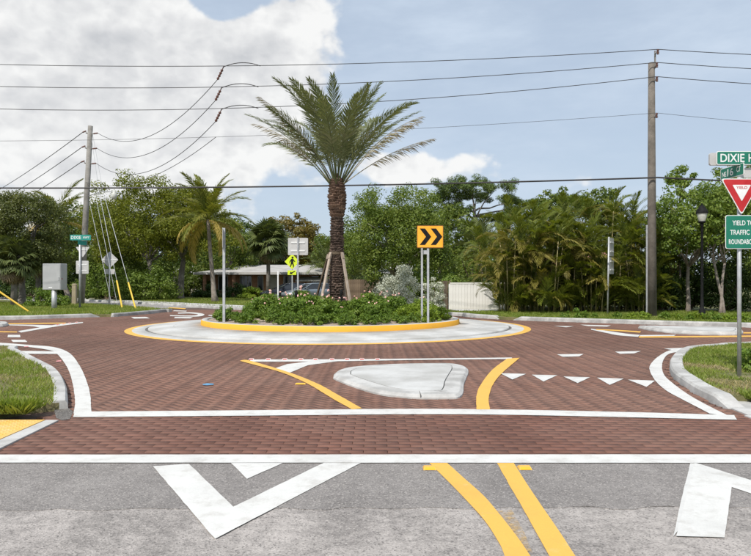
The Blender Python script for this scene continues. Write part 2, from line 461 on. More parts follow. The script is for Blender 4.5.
leaf('grass', [(0.100, 0.150, 0.020), (0.150, 0.200, 0.032), (0.20, 0.24, 0.050), (0.30, 0.285, 0.11)], trans=0.45, nscale=0.7)
leaf('grass_dry', [(0.15, 0.16, 0.040), (0.23, 0.20, 0.080), (0.28, 0.225, 0.115), (0.38, 0.31, 0.19)], trans=0.3, nscale=0.9)
leaf('blossom', [(0.62, 0.30, 0.32), (0.72, 0.42, 0.42), (0.80, 0.58, 0.55), (0.85, 0.70, 0.66)], trans=0.2)

def M(n):
    return MATS[n]

# ------------------------------------------------------------------ mesh helpers
def G(px, py, z=0.0):
    """photo pixel -> point on the plane at height z"""
    y = F * (H - z) / (py - HY)
    return ((px - CX) * y / F, y)
def PX(px, y):
    return (px - CX) * y / F
def PZ(py, y):
    return H + (HY - py) * y / F

class MB:
    def __init__(self):
        self.v = []
        self.f = []
        self.n = 0
    def add(self, verts, faces):
        b = self.n
        self.v.append(np.asarray(verts, float).reshape(-1, 3))
        self.f.extend([tuple(i + b for i in fc) for fc in faces])
        self.n += len(self.v[-1])
        return self
    def box(self, c, s, rz=0.0, rx=0.0, ry=0.0):
        hx, hy, hz = s[0] / 2, s[1] / 2, s[2] / 2
        p = np.array([(-hx, -hy, -hz), (hx, -hy, -hz), (hx, hy, -hz), (-hx, hy, -hz), (-hx, -hy, hz), (hx, -hy, hz), (hx, hy, hz), (-hx, hy, hz)])
        if rz or rx or ry:
            p = p @ np.array(Euler((rx, ry, rz)).to_matrix()).T
        return self.add(p + np.array(c), [(0, 3, 2, 1), (4, 5, 6, 7), (0, 1, 5, 4), (1, 2, 6, 5), (2, 3, 7, 6), (3, 0, 4, 7)])
    def tube(self, pts, rad, sides=8, caps=True):
        pts = np.asarray(pts, float)
        n = len(pts)
        rad = np.full(n, rad) if np.isscalar(rad) else np.asarray(rad, float)
        tan = np.gradient(pts, axis=0)
        tan /= np.linalg.norm(tan, axis=1)[:, None] + 1e-9
        ref = np.array([0.0, 0.0, 1.0]) if abs(tan[0][2]) < 0.8 else np.array([1.0, 0.0, 0.0])
        a = np.linspace(0, 2 * np.pi, sides, endpoint=False)
        vs = []
        u = np.cross(tan[0], ref)
        for i in range(n):
            u = u - tan[i] * np.dot(u, tan[i])
            u /= np.linalg.norm(u) + 1e-9
            w = np.cross(tan[i], u)
            vs.append(pts[i] + rad[i] * (np.cos(a)[:, None] * u + np.sin(a)[:, None] * w))
        fs = []
        for i in range(n - 1):
            for k in range(sides):
                k2 = (k + 1) % sides
                fs.append((i * sides + k, i * sides + k2, (i + 1) * sides + k2, (i + 1) * sides + k))
        if caps:
            fs.append(tuple(range(sides - 1, -1, -1)))
            fs.append(tuple(range((n - 1) * sides, n * sides)))
        return self.add(np.concatenate(vs), fs)
    def lathe(self, prof, c=(0, 0, 0), sides=24, a0=0.0, a1=2 * math.pi):
        full = abs(a1 - a0 - 2 * math.pi) < 1e-6
        na = sides if full else sides + 1
        a = a0 + (a1 - a0) * np.arange(na) / sides
        vs = []
        for r, z in prof:
            vs.append(np.stack([c[0] + r * np.cos(a), c[1] + r * np.sin(a), np.full(na, c[2] + z)], 1))
        fs = []
        for i in range(len(prof) - 1):
            for k in range(sides):
                k2 = (k + 1) % na
                fs.append((i * na + k, i * na + k2, (i + 1) * na + k2, (i + 1) * na + k))
        return self.add(np.concatenate(vs), fs)
    def prism(self, poly, z0, z1):
        """vertical prism over an outline (may be concave)"""
        n = len(poly)
        ar = sum(poly[i][0] * poly[(i + 1) % n][1] - poly[(i + 1) % n][0] * poly[i][1] for i in range(n))
        if ar < 0:
            poly = poly[::-1]
        v = [(x, y, z0) for x, y in poly] + [(x, y, z1) for x, y in poly]
        tri = tessellate_polygon([[Vector((x, y, 0)) for x, y in poly]])
        fs = []
        for t in tri:
            a, b, c = (Vector((*poly[i], 0)) for i in t)
            t = tuple(t) if (b - a).cross(c - a).z > 0 else tuple(reversed(t))
            fs.append(tuple(i + n for i in t))
            if z0 != z1:
                fs.append(tuple(reversed(t)))
        if z0 != z1:
            for i in range(n):
                j = (i + 1) % n
                fs.append((i, j, n + j, n + i))
            return self.add(v, fs)
        return self.add(v, fs)
    def build(self, name, mat, parent=None, smooth=False, loc=None, rot=None):
        me = bpy.data.meshes.new(name)
        v = np.concatenate(self.v) if self.v else np.zeros((0, 3))
        me.from_pydata(v.tolist(), [], self.f)
        return link(name, me, mat, parent, smooth, loc, rot)

def link(name, me, mat, parent=None, smooth=False, loc=None, rot=None):
    if mat is not None and not me.materials:
        me.materials.append(M(mat))
    if smooth:
        me.polygons.foreach_set('use_smooth', [True] * len(me.polygons))
    o = bpy.data.objects.new(name, me)
    COL.objects.link(o)
    if parent is not None:
        o.parent = parent
    if loc is not None:
        o.location = loc
    if rot is not None:
        o.rotation_euler = rot
    return o
def quads_mesh(name, verts, mat):
    """verts: (N,4,3) array -> one mesh of N loose quads"""
    n = len(verts)
    me = bpy.data.meshes.new(name)
    me.vertices.add(n * 4)
    me.vertices.foreach_set('co', np.ascontiguousarray(verts, np.float32).ravel())
    me.loops.add(n * 4)
    me.loops.foreach_set('vertex_index', np.arange(n * 4, dtype=np.int32))
    me.polygons.add(n)
    me.polygons.foreach_set('loop_start', np.arange(0, n * 4, 4, dtype=np.int32))
    me.polygons.foreach_set('loop_total', np.full(n, 4, np.int32))
    me.update(calc_edges=True)
    if mat:
        me.materials.append(M(mat))
    return me
def tag(o, label, cat, group=None):
    o['label'] = label
    o['category'] = cat
    if group:
        o['group'] = group
    return o
def thing(name, label, cat, loc=(0, 0, 0), rz=0.0, group=None):
    o = bpy.data.objects.new(name, None)
    o.empty_display_size = 0.2
    COL.objects.link(o)
    o.location = loc
    o.rotation_euler = (0, 0, rz)
    return tag(o, label, cat, group)
def struct(o, label=None):
    o['kind'] = 'structure'
    if label:
        o['label'] = label
    return o
def stuff(o, label=None):
    o['kind'] = 'stuff'
    if label:
        o['label'] = label
    return o
def nrm(a):
    return a / (np.linalg.norm(a, axis=-1, keepdims=True) + 1e-9)

# ================================================================== THE SETTING
XC, YC = -1.50, 22.34              # middle of the roundabout
LZ = 0.085                          # lawn level

g = MB().prism([(-2500, -60), (2500, -60), (2500, 4000), (-2500, 4000)], -0.06, -0.06).build('ground', 'ground')
struct(g, 'green ground reaching the horizon')

# --- brick paved roadway: bed, then the pavers on it
bed = MB().prism([(-48, 5.55), (48, 5.55), (48, 40), (-48, 40)], -0.03, -0.014).build('brick_roadway', 'brick_bed')
struct(bed, 'red brick paved roundabout roadway')
def spline(pts, n=8):
    """Catmull-Rom through 2-D points"""
    p = [np.array(a, float) for a in pts]
    p = [2 * p[0] - p[1]] + p + [2 * p[-1] - p[-2]]
    out = []
    for i in range(1, len(p) - 2):
        for t in np.linspace(0, 1, n, endpoint=False):
            a, b, c, d = p[i - 1], p[i], p[i + 1], p[i + 2]
            out.append(0.5 * (2 * b + (c - a) * t + (2 * a - 5 * b + 4 * c - d) * t * t + (3 * b - a - 3 * c + d) * t ** 3))
    out.append(p[-2])
    return [tuple(a) for a in out]
def inpoly(x, y, poly):
    x = np.asarray(x); y = np.asarray(y)
    r = np.zeros(x.shape, bool)
    n = len(poly)
    for i in range(n):
        x0, y0 = poly[i]; x1, y1 = poly[(i + 1) % n]
        if y0 == y1:
            continue
        c = ((y0 > y) != (y1 > y)) & (x < (x1 - x0) * (y - y0) / (y1 - y0) + x0)
        r ^= c
    return r

# edges of the road as traced on the ground
SW_EDGE = spline([(-30, 16.2), (-13, 15.5), G(0, 349), G(17, 353), G(43, 366), G(58, 375), G(67, 391), G(68.5, 409)], 5)
SE_EDGE = spline([(34, 16.6), (14, 16.3), G(751, 346.3), G(714, 348.6), G(693, 350.3), G(680, 353.5), G(671.5, 361), G(669, 369), G(672, 377), G(682, 385), G(695, 394), G(713, 403), G(727, 409)], 5)
NW_EDGE = spline([(-40, 23.2), (-22, 24.6), G(0, 319.8), G(50, 318.6), G(100, 317.0), G(118, 316.6), G(150, 313.8), G(168, 311.8), (-10.9, 33.3), (-13.2, 36.3), (-17.5, 40.6), (-28, 50.5), (-60, 81)], 5)
N_EDGE = spline([(-50, 80), (-34, 62.5), (-18, 46.2), (-10.5, 38.6), (-7.0, 35.2), (-3.5, 33.2), (0.2, 31.2), G(450, 315.6), G(470, 317.4), G(490, 318.8), G(513, 320.2), G(560, 321.8), G(650, 324.6), G(751, 327.5), (17, 20.9), (40, 20.6)], 5)

road_poly = [(-3.62, 5.6), (4.4, 5.6), (4.4, 7.4)] + SE_EDGE[::-1] + [(34, 20.7)] + N_EDGE[::-1] + NW_EDGE[::-1] + [(-40, 16.4)] + SW_EDGE + [(-3.62, 7.4)]

def brick_verts(cx, cy, ang, w, d, top, ch, gap=0.003):
    """(N,) brick centres -> verts (N,8,3): chamfered top ring over a base ring"""
    n = len(cx)
    hw, hd = w / 2 - gap / 2, d / 2 - gap / 2
    ring0 = np.array([(-hw, -hd), (hw, -hd), (hw, hd), (-hw, hd)])
    ring1 = np.array([(-hw + ch, -hd + ch), (hw - ch, -hd + ch), (hw - ch, hd - ch), (-hw + ch, hd - ch)])
    ca, sa = np.cos(ang)[:, None], np.sin(ang)[:, None]
    out = np.zeros((n, 8, 3))
    for k, (ring, z) in enumerate(((ring0, top - 0.013), (ring1, top))):
        out[:, 4 * k:4 * k + 4, 0] = cx[:, None] + ca * ring[:, 0] - sa * ring[:, 1]
        out[:, 4 * k:4 * k + 4, 1] = cy[:, None] + sa * ring[:, 0] + ca * ring[:, 1]
        out[:, 4 * k:4 * k + 4, 2] = np.asarray(z)[:, None] if np.ndim(z) else z
    return out
BF = np.array([(4, 5, 6, 7), (0, 1, 5, 4), (1, 2, 6, 5), (2, 3, 7, 6), (3, 0, 4, 7)])
def bricks_mesh(name, v, mat):
    n = len(v)
    me = bpy.data.meshes.new(name)
    me.vertices.add(n * 8)
    me.vertices.foreach_set('co', np.ascontiguousarray(v, np.float32).ravel())
    f = (np.arange(n)[:, None, None] * 8 + BF[None]).reshape(-1).astype(np.int32)
    me.loops.add(len(f))
    me.loops.foreach_set('vertex_index', f)
    me.polygons.add(n * 5)
    me.polygons.foreach_set('loop_start', np.arange(0, n * 20, 4, dtype=np.int32))
    me.polygons.foreach_set('loop_total', np.full(n * 5, 4, np.int32))
    me.update(calc_edges=True)
    me.materials.append(M(mat))
    return me

# herringbone at 45 degrees over the circulating roadway
BW, BD = 0.206, 0.103
def herringbone(x0, x1, y0, y1):
    u = BD
    L = 60
    rng = int(60 / u)
    i, j = np.meshgrid(np.arange(-rng, rng), np.arange(-rng, rng), indexing='ij')
    k = (i - j) % 4
    hm = k == 0            # horizontal brick starts here, covers (i,j),(i+1,j)
    vm = k == 2            # vertical brick starts here, covers (i,j),(i,j-1)... mirrored pattern
    hx, hy = (i[hm] + 1.0) * u, (j[hm] + 0.5) * u
    vx, vy = (i[vm] + 0.5) * u, (j[vm] + 0.0) * u
    x = np.concatenate([hx, vx]); y = np.concatenate([hy, vy])
    a = np.concatenate([np.zeros(len(hx)), np.full(len(vx), math.pi / 2)])
    c, s = math.cos(math.pi / 4), math.sin(math.pi / 4)
    X, Y = c * x - s * y, s * x + c * y + 20
    m = (X > x0) & (X < x1) & (Y > y0) & (Y < y1)
    return X[m], Y[m], a[m] + math.pi / 4
hx, hy, ha = herringbone(-19, 17, 7.42, 35.5)
far = G(400, 412)[1]
m = inpoly(hx, hy, road_poly) & (np.hypot(hx - XC, hy - YC) > 6.3)
m &= np.abs(hx) < hy * 0.75 + 2.0
hx, hy, ha = hx[m], hy[m], ha[m]
top = RNG.normal(0, 0.0012, len(hx)).clip(-0.003, 0.0025)
me = bricks_mesh('paver_field', brick_verts(hx, hy, ha + RNG.normal(0, 0.006, len(hx)), BW, BD, top, 0.0022), 'brick')
stuff(link('paver_field', me, None, bed))
# running bond across the crosswalk
rows = []
y = 5.62
r = 0
while y < 7.52:
    for i in range(-20, 22):
        x = (i + 0.5 * (r % 2)) * (BW + 0.011)
        if -3.72 < x < 4.35:
            rows.append((x, y))
    y += 0.1065
    r += 1
rows = np.array(rows)
order = np.argsort(rows[:, 1] + 0.02 * np.abs(rows[:, 0]))
rows = rows[order]
one = bricks_mesh('paver', brick_verts(np.zeros(1), np.zeros(1), np.zeros(1), BW + 0.011, 0.1065, np.zeros(1), 0.0016, 0.0025), 'brick_single')
for (x, yy) in rows[:300]:
    o = link('paver', one, None, bed)
    o.location = (x, yy, max(-0.003, min(0.0025, random.gauss(0, 0.0012))))
    o.rotation_euler = (0, 0, random.gauss(0, 0.006))
rest = rows[300:]
me = bricks_mesh('paver_rows', brick_verts(rest[:, 0], rest[:, 1], RNG.normal(0, 0.006, len(rest)), BW + 0.011, 0.1065, RNG.normal(0, 0.001, len(rest)).clip(-0.003, 0.0025), 0.0016, 0.0025), 'brick_walk')
stuff(link('paver_rows', me, None, bed))

# --- asphalt of the near leg, the strip of newer asphalt and the far leg
asp = MB().prism([(-3.75, -25), (4.45, -25), (4.45, 4.42), (-3.75, 4.36)], -0.05, -0.004).build('asphalt_road', 'asphalt_old')
struct(asp, 'worn light grey asphalt road')
edge = []
for i in range(61):
    x = -3.75 + 8.2 * i / 60
    edge.append((x, 4.37 + 0.02 * math.sin(i * 1.7) + random.uniform(-0.022, 0.022) + 0.008 * x))
asp2 = MB().prism(edge + [(4.45, 5.60), (-3.75, 5.60)], -0.02, 0.0).build('asphalt_strip', 'asphalt_new')
struct(asp2, 'strip of newer dark grey asphalt along the crosswalk')
nwr = MB().prism([(-15.0, 37.5), (-9.5, 38.5), (-18, 47), (-34, 63), (-120, 150), (-140, 150), (-60, 82), (-28, 52)], -0.02, 0.012).build('far_road', 'asphalt_far')
struct(nwr, 'pale asphalt road leaving behind the roundabout')

def offset(pts, d):
    p = np.array(pts, float)
    t = np.gradient(p, axis=0)
    t /= np.linalg.norm(t, axis=1)[:, None]
    n = np.stack([-t[:, 1], t[:, 0]], 1)
    return p + n * d
np_off = offset
# --- lawns, one per corner, and kerbs on their road edges
def lawn(name, poly, mat, label, z=LZ):
    return struct(MB().prism(poly, -0.05, z).build(name, mat), label)
lawn_sw = lawn('grass_verge', [tuple(p) for p in np_off(SW_EDGE, -0.10)] + [(-4.05, 7.55), (-4.25, 7.10), (-80, 7.12), (-80, 16.4)], 'lawn_near', 'grass corner beside the yellow tactile ramp')
lawn_se = lawn('grass_verge', [tuple(p) for p in np_off(SE_EDGE, 0.10)[:-6]] + [(4.80, 8.15), (4.95, 7.40), (90, 7.40), (90, 16.8)], 'lawn_near', 'grass corner under the yield sign')
lawn_nw = lawn('grass_verge', [tuple(p) for p in np_off(NW_EDGE, 0.08)] + [(-140, 150), (-160, 60), (-120, 22)], 'lawn', 'grass verge with the utility cabinet', 0.10)
lawn_n = lawn('grass_lawn', [tuple(p) for p in np_off(N_EDGE, 0.08)] + [(150, 20.6), (300, 400), (-300, 400), (-120, 150)], 'lawn', 'lawn in front of the trees and houses', 0.10)
lawn('grass_verge', [(-80, 5.70), (-3.9, 5.70), (-3.9, -25), (-80, -25)], 'lawn_near', 'grass beside the asphalt road')
lawn('grass_verge', [(90, 5.80), (4.6, 5.80), (4.6, -25), (90, -25)], 'lawn_near', 'grass beside the asphalt road')

def kerb(name, pts, side, w, h, mat, label, taper=False):
    a = np.array(pts, float)
    mb = MB()
    prof = [(0.0, -0.03), (0.012, h * 0.72), (0.035, h), (w - 0.01, h + 0.004), (w, h - 0.01), (w, -0.03)]
    rings = [offset(pts, side * d) for d, z in prof]
    n = len(a)
    v = []
    for (d, z), rr in zip(prof, rings):
        zz = np.full(n, z)
        if taper == 'end':
            if z > 0:
                zz[-6:] = z * np.linspace(1, 0.08, 6)
        elif taper:
            if z > 0:
                zz[0] = 0.012; zz[-1] = 0.012
        v.append(np.column_stack([rr, zz]))
    k = len(prof)
    fs = []
    for i in range(k - 1):
        for j in range(n - 1):
            q4 = (i * n + j, i * n + j + 1, (i + 1) * n + j + 1, (i + 1) * n + j)
            fs.append(q4 if side > 0 else q4[::-1])
    fs.append(tuple(i * n for i in range(k)))
    fs.append(tuple(i * n + n - 1 for i in range(k)))
    mb.add(np.concatenate(v), fs)
    return struct(mb.build(name, mat), label)
def cut(pts, a, b):
    return pts[a:b]
kerb('kerb', SW_EDGE, -1 if False else -1, 0.17, 0.105, 'concrete', 'pale concrete kerb round the grass corner')
kerb('kerb', SE_EDGE, 1, 0.22, 0.115, 'concrete', 'broad pale concrete kerb round the grass corner', 'end')
ia = min(range(len(NW_EDGE)), key=lambda i: abs(NW_EDGE[i][0] - G(101, 317)[0]) + abs(NW_EDGE[i][1] - G(101, 317)[1]))
kerb('kerb', NW_EDGE[:ia + 1], 1, 0.2, 0.15, 'concrete_dirty', 'weathered grey kerb of the far verge', True)
kerb('kerb', NW_EDGE[ia + 3:], 1, 0.2, 0.15, 'concrete_dirty', 'weathered grey kerb of the far verge', True)
ib = min(range(len(N_EDGE)), key=lambda i: abs(N_EDGE[i][0] - G(500, 319.4)[0]) + abs(N_EDGE[i][1] - G(500, 319.4)[1]))
kerb('kerb', N_EDGE[:ib + 1], 1, 0.2, 0.15, 'concrete_dirty', 'weathered grey kerb before the white fence', True)
kerb('kerb', N_EDGE[ib + 3:], 1, 0.2, 0.15, 'concrete_dirty', 'weathered grey kerb along the palm hedge', True)
kerb('kerb', [(-3.72, -25), (-3.72, 0), (-3.72, 5.1)], 1, 0.17, 0.10, 'concrete', 'concrete kerb beside the asphalt road')
kerb('kerb', [(4.42, -25), (4.42, 0), (4.42, 5.1)], -1, 0.17, 0.10, 'concrete', 'concrete kerb beside the asphalt road')
# far pavement along the lawn
fp = offset(N_EDGE[5:24], 0.75)
fp2 = offset(N_EDGE[5:24], 2.1)
struct(MB().prism([tuple(p) for p in fp] + [tuple(p) for p in fp2[::-1]], 0.02, 0.112).build('pavement', 'sidewalk'), 'pale pavement along the far lawn')
# worn asphalt fill between kerb end and tactile ramp
struct(MB().prism([G(54, 408.6), G(69, 408.6), G(73, 412), G(70, 419), G(62, 420.6), G(56, 418)], -0.03, 0.0045).build('asphalt_patch', 'asphalt_dark'), 'dark asphalt patch at the kerb end')
# near pavements and tactile ramps
sw = struct(MB().prism([(-60, 5.78), (-4.19, 5.78), (-4.19, 7.06), (-60, 7.06)], -0.04, 0.05).build('pavement', 'sidewalk'), 'pavement leading to the tactile ramp')
se = struct(MB().prism([(60, 5.9), (5.0, 5.9), (5.0, 7.32), (60, 7.32)], -0.04, 0.05).build('pavement', 'sidewalk'), 'pavement beyond the yield sign corner')
MB().prism([(-3.58, 5.74), (-3.40, 5.80), (-3.46, 7.10), (-3.60, 7.10)], -0.04, 0.014).build('flush_kerb', 'concrete', sw)
MB().prism([(4.20, 5.84), (4.36, 5.84), (4.36, 7.35), (4.17, 7.35)], -0.04, 0.014).build('flush_kerb', 'concrete', se)
MB().prism([(-4.185, 5.80), (-3.585, 5.80), (-3.605, 7.085), (-4.185, 7.085)], -0.04, 0.020).build('tactile_plate', 'tactile', sw)
MB().prism([(4.37, 5.9), (4.99, 5.9), (4.99, 7.32), (4.37, 7.32)], -0.04, 0.020).build('tactile_plate', 'tactile', se)
def domes(x0, x1, y0, y1, parent):
    mb = MB()
    for i in range(int((x1 - x0) / 0.06)):
        for j in range(int((y1 - y0) / 0.06)):
            c = (x0 + 0.03 + i * 0.06, y0 + 0.03 + j * 0.06, 0.0199)
            mb.lathe([(0.014, 0), (0.009, 0.0055), (0.0, 0.0056)], c, 6)
    stuff(mb.build('tactile_domes', 'tactile', parent))
MB().prism([(4.22, 7.37), (4.24, 7.74), (4.42, 8.0), (4.60, 8.35), (4.95, 8.3), (5.0, 7.37)], -0.04, 0.017).build('ramp_side', 'concrete', se)
domes(-4.18, -3.60, 5.81, 7.07, sw)
domes(4.38, 4.98, 5.91, 7.31, se)

# --- painted markings (children of the paved surface they lie on)
def rough_edge(pts, step=0.09, amp=0.0022):
    out = []
    for i in range(len(pts)):
        a, b = np.array(pts[i]), np.array(pts[(i + 1) % len(pts)])
        L = np.linalg.norm(b - a)
        if L < 1e-4:
            continue
        k = int(min(80, max(1, L / step))) if min(a[1], b[1]) < 16 else 1
        nn = np.array([-(b - a)[1], (b - a)[0]]) / L
        for j in range(k):
            out.append(tuple(a + (b - a) * j / k + nn * (random.uniform(-amp, amp) if k > 1 else 0)))
    return out
def mark(name, px, mat, parent, z=0.006, ground=None):
    pts = [G(*p) for p in px] if ground is None else ground
    return MB().prism(rough_edge(pts), z, z).build(name, mat, parent)
def smark(name, a, b, mat, parent, z=0.006, n=5):
    """band between two traced edges"""
    A = spline([G(*p) for p in a], n)
    B = spline([G(*p) for p in b], n)
    return MB().prism(rough_edge(A + B[::-1]), z, z).build(name, mat, parent)
W, Yl = 'white_paint', 'yellow_paint'
mark('crosswalk_line', None, W, bed, 0.007, [(-3.30, 5.70), (-3.42, 5.45), (4.2, 5.44), (4.2, 5.71)])
smark('crosswalk_line', [(75, 412.2), (250, 410.8), (400, 409.4), (500, 410), (620, 412.4), (734, 415.6)], [(73, 417.6), (250, 416.2), (400, 414.8), (500, 415.2), (620, 417.6), (737, 420.3)], W, bed, 0.007)
smark('edge_line', [(-40, 341.5), (0, 343), (27, 345), (53, 347.2), (69, 353), (80, 366.6), (89, 389), (91.5, 412)], [(-40, 343.4), (0, 345), (27, 347), (50.6, 350.6), (58, 355), (66.6, 366.6), (72, 381), (75, 401), (73.5, 414)], W, bed, 0.0065)
mark('edge_line', [(11, 351), (54, 351.5), (60, 354.2), (20, 354)], W, bed, 0.0062)
mark('dash_line', [(8, 335), (20, 335), (20.5, 337.4), (7.5, 337.4)], W, bed)
mark('dash_line', [(11, 340), (25, 340), (27.5, 342.2), (13, 342.2)], W, bed)
smark('edge_line', [(664, 348.9), (694, 347.4), (672, 350), (659.4, 356), (651, 364), (649.7, 370.5), (655.4, 381), (666, 390.7), (682, 399.6), (709.6, 414)][1:], [(716, 349.0), (688.5, 351), (670.7, 353.5), (664, 359), (662, 367), (664, 375), (672, 383), (688.5, 395), (708, 406), (730, 417)], W, bed, 0.0065)
mark('edge_line', [(664, 348.8), (694, 347.5), (751, 344.6), (751, 345.5), (700, 348.4), (672, 350.2)], W, bed, 0.0062)
for tri in [((500, 373.5), (526, 374.2), (512.4, 379.8)), ((531.8, 375), (557.5, 375.5), (543.5, 381.8)), ((563.5, 376.8), (590, 377.6), (577.6, 383.4)), ((597, 378), (623.7, 379), (609.7, 385.2)), ((627.8, 379.9), (655, 381), (646.5, 387.2))]:
    mark('yield_triangle', tri, W, bed)
for d in [((557, 354.6), (583.6, 354.2), (579, 356.6), (563, 357)), ((615, 351.9), (641, 351.3), (634, 353.6), (620, 354)), ((554, 326), (574, 326.3), (566, 327.4)), ((580, 324.8), (611, 325.6), (607, 326.8), (588, 326.2))]:
    mark('dash_line', d, W, bed)
# splitter of the near leg
smark('yellow_line', [(240.4, 360.9), (247.3, 360.4), (264.6, 365.2), (290.6, 373.3), (316.5, 383.6), (337, 394.8), (362, 409)], [(240.4, 361.4), (256, 365.6), (282, 373), (308, 384.4), (332, 398.8), (352, 410)], Yl, bed, 0.0085)
smark('yellow_line', [(507, 359), (492.5, 370), (481, 384.7), (476.5, 396), (476.5, 410)], [(519.7, 358.2), (502, 373.5), (492.5, 386), (488.7, 399), (490, 410)], Yl, bed, 0.0085)
smark('white_line', [(250, 359.8), (330, 359.6), (420, 358.8), (512, 357.8)], [(250, 362.0), (330, 361.6), (420, 360.2), (512, 359.2)], W, bed, 0.0065)
mark('white_chevron', [(275, 368.6), (287, 364.4), (313, 361.2), (340, 361.2), (326, 363), (308, 365.4), (289.7, 373)], W, bed, 0.0055)
# west splitter paint
smark('yellow_line', [(8, 323.4), (40, 323.0), (66, 322.8)], [(8, 324.3), (40, 324.0), (66, 323.6)], Yl, bed)
smark('yellow_line', [(-40, 330.6), (0, 331.4), (17, 331.7)], [(-40, 331.8), (0, 332.4), (17, 332.6)], Yl, bed)
smark('white_line', [(8, 324.6), (30, 324.9), (52, 325.4)], [(8, 325.4), (30, 326.2), (40, 327.6)], W, bed)
smark('white_line', [(18, 331.3), (38, 327.9), (60, 324.2), (83, 322.2)], [(21, 332.7), (42, 329.0), (62, 325.8), (83, 323.1)], W, bed, 0.0066)
# east splitter paint
smark('yellow_line', [(596, 329.2), (620, 330.2), (641, 331.6)], [(596, 330.1), (618, 331.2), (640, 332.8)], Yl, bed)
smark('yellow_line', [(639, 336.4), (690, 336.2), (760, 335.6), (820, 335)], [(639, 337.8), (690, 337.6), (760, 337), (820, 336.4)], Yl, bed)
mark('yellow_line', [(742, 332.4), (800, 332.6), (800, 333.8), (742, 333.6)], Yl, bed)
smark('white_line', [(591, 328.8), (610, 331.4), (628, 334.0), (640, 335.0)], [(591, 329.8), (606, 333.0), (618, 335.4), (638, 337.0)], W, bed, 0.0056)
mark('white_line', [(640, 335.2), (676, 335.0), (674, 336.0), (640, 336.4)], W, bed, 0.0056)
mark('white_line', [(60, 321.4), (140, 317.4), (141, 318.3), (62, 322.2)], W, bed, 0.0056) if False else None
# far leg paint
for d in [((131, 317.2), (146, 317.0), (150, 318.4), (134, 318.7)), ((175, 317.0), (193, 317.2), (190, 318.5), (174, 318.3)), ((174, 310.4), (187, 310.9), (186, 311.6), (173, 311.2)), ((209, 315.0), (217, 315.4), (215, 316.2), (208, 315.8))]:
    mark('dash_line', d, W, bed)
smark('white_line', [(178, 312.8), (192, 312.4), (204, 314.2), (198, 316.6), (170, 316.2)], [(178, 313.7), (190, 313.5), (198, 314.5), (192, 315.6), (170, 315.3)], W, bed)
smark('yellow_line', [(169, 307.6), (178, 308.0), (186, 308.6)], [(168, 308.3), (177, 308.8), (185, 309.4)], Yl, bed, 0.016)
# asphalt markings
mark('chevron_marking', [(152.9, 466.8), (189, 464.2), (233.4, 507.3), (323.8, 463.2), (361, 463.2), (215, 539.4)], W, asp2, 0.0045)
mark('chevron_marking', [(231, 463.4), (283, 463.4), (247, 479.4)], W, asp2, 0.0045)
a, b = G(698.5, 464), G(751, 480.7)
c, d = G(751, 494), G(731.9, 487.6)
ex = 1.3
mark('chevron_marking', None, W, asp2, 0.0045, [G(694.5, 463), a, (b[0] + ex, b[1] + (b[1] - a[1]) / (b[0] - a[0]) * ex), (c[0] + ex, c[1] + (c[1] - d[1]) / (c[0] - d[0]) * ex), d, G(724.6, 538), G(676, 536.5), G(687, 494)])
mark('faded_marking', [(690.5, 462.5), (696, 463), (686.5, 500), (678, 531), (673.5, 537), (680, 505)], 'white_paint_old', asp2, 0.0030)
smark('yellow_line', [(426.6, 460.6), (449, 482.7), (470.4, 505), (485.3, 522), (497, 540), (504.5, 556), (524, 620), (545, 760)], [(443.7, 460.2), (464, 478.5), (483, 495.5), (496, 510.4), (513, 531.8), (530, 556), (570, 620), (640, 760)], Yl, asp2, 0.0045)
smark('yellow_line', [(495.3, 460.6), (519.4, 503), (549, 556), (584, 620), (660, 760)], [(512, 460.6), (530, 489), (560, 533), (575, 556), (618, 620), (712, 760)], Yl, asp2, 0.0045)
mark('faded_marking', [(497, 511), (512, 510), (524, 532), (533, 553), (526, 552), (514, 532)], 'yellow_paint_old', asp, 0.0012)
mark('utility_mark', [(202.5, 384.5), (207, 383.6), (213.5, 384), (213.8, 385), (207, 385.6), (203, 385.3)], 'blue_paint', bed)
mark('survey_mark', [(24, 346.6), (28.5, 346.3), (28.3, 347.2), (24.3, 347.3)], 'pink_paint', bed, 0.0075)
mark('survey_mark', [(56, 361), (61, 360.4), (61.4, 361.6), (56.4, 362.1)], 'pink_paint', bed)

# --- central island: apron, kerb, planting bed
isl = struct(bpy.data.objects.new('central_island', None), 'round central island with white apron and yellow kerb')
COL.objects.link(isl)
isl.location = (XC, YC, 0)
SEG = 120
MB().lathe([(6.66, 0.0065), (6.44, 0.014)], (0, 0, 0), SEG).build('apron_edge_line', 'yellow_paint', isl)
MB().lathe([(6.64, -0.03), (6.64, 0.0062), (6.44, 0.0135), (6.435, 0.016), (6.06, 0.036), (6.05, 0.03), (6.05, -0.03)], (0, 0, 0), SEG).build('apron_gutter', 'concrete_white', isl, True)
MB().lathe([(6.055, 0.026), (5.955, 0.026)], (0, 0, 0), SEG).build('apron_joint', 'groove', isl)
MB().lathe([(5.965, -0.03), (5.965, 0.058), (5.94, 0.070), (5.2, 0.106), (4.34, 0.136), (4.33, -0.03)], (0, 0, 0), SEG).build('apron', 'concrete_white', isl, True)
MB().lathe([(5.205, 0.1066), (5.185, 0.1074)], (0, 0, 0), SEG).build('apron_score', 'concrete_dirty', isl)
MB().lathe([(4.36, 0.10), (4.345, 0.27), (4.32, 0.292)], (0, 0, 0), SEG).build('kerb_face', 'curb_yellow', isl, True)
MB().lathe([(4.32, 0.292), (4.29, 0.298), (4.14, 0.300), (4.13, 0.20)], (0, 0, 0), SEG).build('kerb_top', 'concrete_white', isl, True)
prof = [(4.135, 0.268), (3.8, 0.285), (3.0, 0.34), (2.0, 0.39), (1.0, 0.42), (0.01, 0.43)]
MB().lathe(prof, (0, 0, 0), 60).build('planting_soil', 'soil', isl, True)
